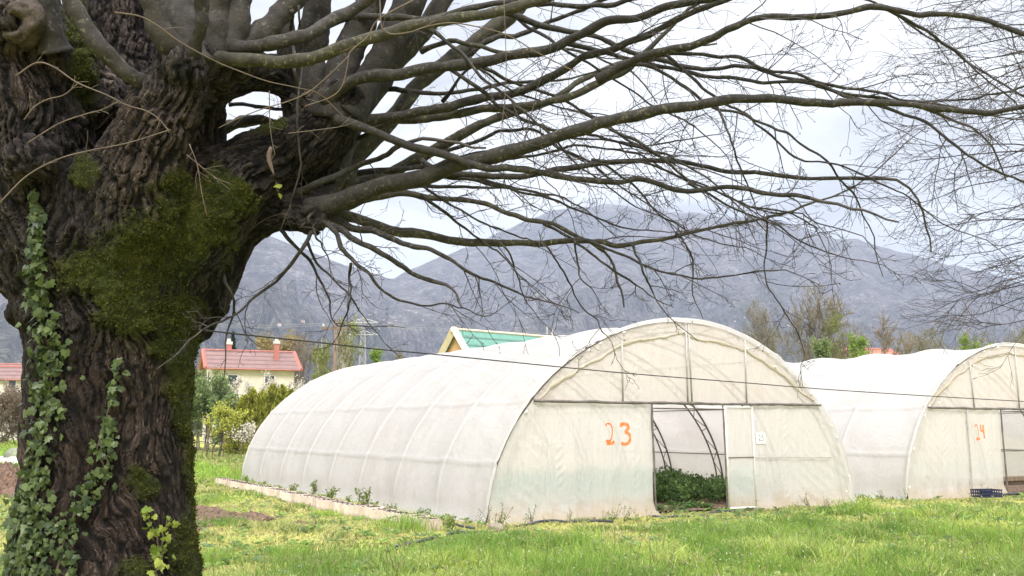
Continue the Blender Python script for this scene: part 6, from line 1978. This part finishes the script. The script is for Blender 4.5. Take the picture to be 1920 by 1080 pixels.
# ------------------------------------------------------------------ clods, debris and white pipes by the trunk
def mound(name, label, cat, px_, py_, sx, sy, h_, m_, n_, cs):
    g_ = gr(px_, py_)
    gx, gy = np.meshgrid(np.linspace(-1, 1, 60), np.linspace(-1, 1, 60), indexing='ij')
    Q = np.stack([gx.ravel(), gy.ravel()], 1)
    rr3 = np.hypot(Q[:, 0], Q[:, 1]) + (fbm(Q * 2.5 + px_, 12, 3) - .5) * .7
    W = np.stack([Q[:, 0] * sx, Q[:, 1] * sy], 1)
    z_ = h_ * smooth01(1 - rr3, -.05, .75) * (.4 + 1.2 * fbm(W * 6, 13, 4)) - .03
    V = np.concatenate([W, z_[:, None]], 1)
    i = np.arange(59)[:, None] * 60 + np.arange(59)
    parts = [(V, np.stack([i, i + 60, i + 61, i + 1], -1).reshape(-1, 4))]
    for k in range(n_):
        a_ = rng.normal(size=2) * .38
        c = np.array([a_[0] * sx, a_[1] * sy, h_ * max(0, .8 - np.hypot(*a_)) * .8])
        th, ph_ = np.meshgrid(np.linspace(.05, np.pi - .05, 6), np.linspace(0, 2 * np.pi, 8, endpoint=False), indexing='ij')
        D = np.stack([np.sin(th) * np.cos(ph_), np.sin(th) * np.sin(ph_), np.cos(th)], -1).reshape(-1, 3)
        v = c + D * rng.uniform(.4, 1.2) * cs * (.5 + fbm(D * 2 + k, k, 2))[:, None]
        i = np.arange(5)[:, None] * 8
        j = np.arange(8)[None]
        parts.append((v, np.stack([i + j, i + 8 + j, i + 8 + (j + 1) % 8, i + (j + 1) % 8], -1).reshape(-1, 4)))
    o = tag(mk(name, parts, m_), label, cat)
    o.location = (g_[0], g_[1], float(ground_z(g_[None])[0]))
    return o


mound('soil_heap', 'low heap of brown soil clods on the grass right of the trunk', 'soil heap', 372, 980, 1.05, 1.2, .22, M['clay'], 90, .07)
mound('soil_heap', 'small scatter of soil clods in the grass near the pots', 'soil heap', 562, 982, .28, .3, .05, M['clay'], 18, .035)
mound('debris_heap', 'heap of brown debris at the left edge behind the trunk', 'debris heap', 8, 925, 1.3, 1.3, .55, M['clay'], 90, .12)
for k, (a_, b_, L_, r_, rz_) in enumerate([(2, 884, 2.2, .22, .3), (14, 876, 1.6, .17, -.5), (-14, 876, 2.4, .16, .1)]):
    g_ = gr(a_, b_)
    th = np.linspace(-.3, np.pi + .3, 18)
    prof_ = np.concatenate([np.stack([np.cos(th) * r_, np.sin(th) * r_], 1), np.stack([np.cos(th[::-1]) * (r_ - .02), np.sin(th[::-1]) * (r_ - .02)], 1)])
    m3 = len(prof_)
    xs_ = np.linspace(-L_ / 2, L_ / 2, 6)
    V = np.stack([np.repeat(xs_, m3), np.tile(prof_[:, 0], 6), np.tile(prof_[:, 1], 6)], 1)
    i = np.arange(5)[:, None] * m3
    j = np.arange(m3)[None]
    F = np.stack([i + j, i + (j + 1) % m3, i + m3 + (j + 1) % m3, i + m3 + j], -1).reshape(-1, 4)
    o = tag(mk('white_pipe', [(V, F), ], M['white_pipe']), ['thick white half pipe lying by the debris heap', 'short white half pipe closest to the trunk', 'long thin white half pipe at the very edge'][k], 'pipe')
    o.location = (g_[0], g_[1], .25)
    o.rotation_euler = (0, 0, rz_)
g_ = gr(28, 880)
pr = []
for q_ in range(7):
    t = np.linspace(0, 2 * np.pi, 40)
    rr4 = .22 + .03 * q_
    P = np.stack([rr4 * np.cos(t), .03 * q_ + 0 * t, rr4 * np.sin(t) + .38], 1)
    pr.append(tube(P, .016, 5))
o = tag(mk('pipe_coil', pr, M['galv']), 'grey coil of pipe leaning beside the white half pipes', 'coil')
o.location = (g_[0], g_[1], 0)
o.rotation_euler = (.5, 0, .3)

# ------------------------------------------------------------------ grass
TL = np.array([(-40, -30), (-6, 4.2), (-2.41, 9.1), (-1.59, 10.2), (-.44, 11.9), (1.94, 13.5), (6.37, 16.7), (11.0, 19.4), (16, 22.5), (60, 58)], float)


def grass_field(n):
    r = 4.5 * (75 / 4.5) ** (rng.random(n) ** .85)
    a_ = rng.uniform(-.66, .66, n)
    P = np.stack([np.sin(a_) * r, np.cos(a_) * r], 1)
    u, s_ = g_local(P)
    ins = ((u > -.02) & (u < GW + .02) & (s_ > -.02) & (s_ < GL)) | ((u > G2U - .02) & (u < G2U + GW + .02) & (s_ > -.02) & (s_ < GL))
    ab = P - a
    cq = P - gr(1850, 937)[:2]
    ins |= (np.hypot(cq[:, 0], cq[:, 1]) < .33) | ((np.abs(cq[:, 0] + .35 * cq[:, 1] * .5) < .3) & (cq[:, 1] < 0) & (cq[:, 1] > -1.0))
    tpos = ab @ pd
    dpos = np.abs(ab @ pn)
    ins |= (dpos < .16) & (tpos > -.05) & (tpos < ln + .1)
    return P[~ins], r[~ins]


def blades(P, r, h, w, col, lean=.35):
    n = len(P)
    z_ = ground_z(P)
    b0 = np.concatenate([P, z_[:, None] - .01], 1)
    yaw_ = rng.uniform(0, 6.283, n)
    wd_ = np.stack([np.cos(yaw_), np.sin(yaw_), np.zeros(n)], 1) * (w / 2)[:, None]
    ld = np.concatenate([rng.normal(size=(n, 2)) * lean, np.ones((n, 1))], 1)
    mid = b0 + ld * (h * .55)[:, None]
    ld2 = np.concatenate([ld[:, :2] * 2.2, np.full((n, 1), .8)], 1)
    tip = mid + ld2 * (h * .45)[:, None]
    V = np.stack([b0 - wd_, b0 + wd_, mid + wd_ * .8, mid - wd_ * .8, tip], 1).reshape(-1, 3)
    k = (np.arange(n) * 5)[:, None]
    F4 = k + np.array([[0, 1, 2, 3]])
    F3 = k + np.array([[3, 2, 4]])
    return V, F4, F3, np.repeat(col, 5, 0)


P, r = grass_field(330000)
q = P
yl = np.interp(P[:, 0], TL[:, 0], TL[:, 1])
tall = smooth01(yl - P[:, 1] + (fbm(q * .8, 21, 3) - .5) * 2.2, -.25, .75)
u, s_ = g_local(P)
front_strip = (s_ < 0) & (s_ > -1.4)
fieldfar = smooth01(P[:, 1] + (fbm(q * .3, 22, 2) - .5) * 5, 24, 30) * (u < .5)
patch = fbm(q * .55, 23, 4)
patch2 = fbm(q * 1.7, 24, 3)
hh = .035 + .03 * rng.random(len(P)) + .07 * smooth01(patch2, .55, .75)
hh = hh + tall * (.015 + .10 * smooth01(patch2, .46, .70) * smooth01(patch, .3, .6) + .045 * rng.random(len(P)) ** 2)
hh = hh + fieldfar * (.10 + .18 * rng.random(len(P)))
ww = np.where(tall > .5, .012, .017) * np.maximum(1, r / 11) * rng.uniform(.7, 1.4, len(P))
hh = hh * np.maximum(1, r / 26)
cs = np.array([(0.49, 0.47, 0.215), (0.39, 0.425, 0.15), (0.22, 0.30, 0.085), (0.50, 0.43, 0.27)])
ct = np.array([(0.49, 0.57, 0.155), (0.36, 0.47, 0.115), (0.27, 0.39, 0.105), (0.60, 0.60, 0.28)])
cf = np.array([(0.36, 0.52, 0.10), (0.30, 0.45, 0.08), (0.44, 0.52, 0.13), (0.25, 0.37, 0.07)])


def pick(pal, bias):
    """colour by patch: bias 0..1 moves from the first tone to the third, with strays"""
    x = np.clip(bias + rng.normal(size=len(bias)) * .22, 0, .999) * 2
    i_ = np.floor(x).astype(int)
    w_ = (x - i_)[:, None]
    c = pal[i_] * (1 - w_) + pal[np.minimum(i_ + 1, 2)] * w_
    st = rng.random(len(bias)) < .10
    c[st] = pal[3]
    return c * rng.uniform(.6, 1.25, (len(bias), 1))


b1 = smooth01(patch * .6 + patch2 * .4, .42, .62)
c = pick(cs, b1)
c = np.where((rng.random(len(P)) < tall)[:, None], pick(ct, smooth01(fbm(q * 1.3, 26, 4), .36, .64)), c)
c = np.where((rng.random(len(P)) < fieldfar)[:, None], pick(cf, smooth01(fbm(q * .2, 27, 3), .35, .65)), c)
dry = front_strip & (rng.random(len(P)) < .55)
c = np.where(dry[:, None], pick(cs, np.zeros(len(P))) * .95, c)
hh = np.where(front_strip & (tall < .5), hh * .7, hh)
V, F4, F3, C = blades(P, r, hh, ww, c)
tag(mk('grass', [(V, [F4, F3])], M['grass'], smooth=False, cols=C), kind='stuff')

# denser, darker tussocks and tall stalks, still countless
tp_, tr_, th_, tw_, tc_ = [], [], [], [], []
for k in range(420):
    rr5 = 8.5 * (30 / 8.5) ** rng.random()
    aa = rng.uniform(-.6, .62)
    c0 = np.array([math.sin(aa) * rr5, math.cos(aa) * rr5])
    y_l = float(np.interp(c0[0], TL[:, 0], TL[:, 1]))
    if c0[1] > y_l + .3 and rng.random() < .75:
        continue
    if np.hypot(*(c0 - gr(1850, 945)[:2])) < 2.2:
        continue
    u, s_ = g_local(c0[None])
    if s_[0] > -1.5 and u[0] > -1.3:
        continue
    n = int(rng.integers(160, 420))
    sp_ = rng.uniform(.12, .34)
    tp_.append(c0 + rng.normal(size=(n, 2)) * sp_)
    th_.append(rng.uniform(.08, rng.uniform(.16, .36), n))
    tw_.append(np.full(n, .010 * max(1, rr5 / 12)))
    dark = rng.random()
    tc_.append((np.array([(0.16, 0.275, 0.06)]) * (1 - dark) + np.array([(0.34, 0.48, 0.10)]) * dark) * rng.uniform(.7, 1.25, (n, 1)))
P = np.concatenate(tp_)
V, F4, F3, C = blades(P, None, np.concatenate(th_), np.concatenate(tw_), np.concatenate(tc_), .28)
tag(mk('grass', [(V, [F4, F3])], M['grass'], smooth=False, cols=C), kind='stuff')
# flat weed rosettes and fallen litter among the blades
P, r = grass_field(13000)
P, r = P[r < 26], r[r < 26]
P = P[fbm(P * .9, 61, 3) > .47][:2400]
K = len(P)
z_ = ground_z(P)
c0 = np.repeat(np.concatenate([P, z_[:, None] + .03], 1), 9, 0)
th = rng.uniform(0, 6.283, K * 9)
L_ = rng.uniform(.05, .13, K * 9)
dr_ = np.stack([np.cos(th), np.sin(th), rng.uniform(.25, .9, K * 9)], 1)
sd_ = np.stack([-np.sin(th), np.cos(th), np.zeros(K * 9)], 1)
V = np.stack([c0, c0 + dr_ * (L_ * .6)[:, None] + sd_ * (L_ * .22)[:, None], c0 + dr_ * L_[:, None] * np.array([1, 1, .55]), c0 + dr_ * (L_ * .6)[:, None] - sd_ * (L_ * .22)[:, None]], 1).reshape(-1, 3)
F = (np.arange(K * 9) * 4)[:, None] + np.arange(4)
wc = np.array([(0.20, 0.32, 0.10), (0.30, 0.42, 0.14), (0.24, 0.33, 0.17), (0.40, 0.46, 0.16)])[rng.integers(0, 4, K)] * rng.uniform(.7, 1.2, (K, 1))
tag(mk('weeds', [(V, F)], M['grass'], smooth=False, cols=np.repeat(wc, 36, 0)), kind='stuff')
P, r = grass_field(30000)
w_ = np.exp(-np.hypot(P[:, 0] + 2.6, P[:, 1] - 8) / 5.0) + .12
P = P[(rng.random(len(P)) < w_) & (r < 26)][:2600]
q3 = np.concatenate([P, ground_z(P)[:, None] + rng.uniform(.03, .07, (len(P), 1))], 1)
V, F = leafquads(q3, rng.uniform(.03, .075, len(P)), 0, .6)
lc = np.array([(0.30, 0.20, 0.12), (0.20, 0.13, 0.08), (0.42, 0.33, 0.20)])[rng.integers(0, 3, len(P))]
tag(mk('leaf_litter', [(V, F)], M['grass'], smooth=False, cols=np.repeat(lc, 4, 0)), kind='stuff')
n = 1500
P, r = grass_field(40000)
yl = np.interp(P[:, 0], TL[:, 0], TL[:, 1])
P = P[(P[:, 1] < yl - .2) & (r < 30)][:n * 2]
stk = P[:n // 2]
z_ = ground_z(stk)
S0 = np.concatenate([stk, z_[:, None]], 1)
A1 = grow(S0, np.concatenate([rng.normal(size=(len(stk), 2)) * .15, np.ones((len(stk), 1))], 1), rng.uniform(.2, .48, len(stk)), 5, .08)
sv_, sf_ = tubes(A1, np.full((len(stk), 5), .0035), 3)
hd, hf_ = leafquads(np.repeat(A1[:, -1], 4, 0) + rng.normal(size=(len(stk) * 4, 3)) * .015, .035, .5, .5)
cc = np.concatenate([np.tile([[0.26, 0.30, 0.10]], (len(sv_), 1)), np.tile([[0.36, 0.36, 0.15]], (len(hd), 1))])
tag(mk('grass', [(sv_, sf_), (hd, hf_)], M['grass'], smooth=False, cols=cc), kind='stuff')
fl = P[n // 2:]
z_ = ground_z(fl) + rng.uniform(.10, .28, len(fl))
fv, ff = leafquads(np.repeat(np.concatenate([fl, z_[:, None]], 1), 2, 0), rng.uniform(.010, .019, len(fl) * 2), .1, .9)
lil = (rng.random(len(fl)) < .3).repeat(8)
fc = np.where(lil[:, None], np.array([[0.50, 0.42, 0.58]]), np.array([[0.70, 0.72, 0.52]]))
tag(mk('wildflowers', [(fv, ff)], M['grass'], smooth=False, cols=fc), kind='stuff')
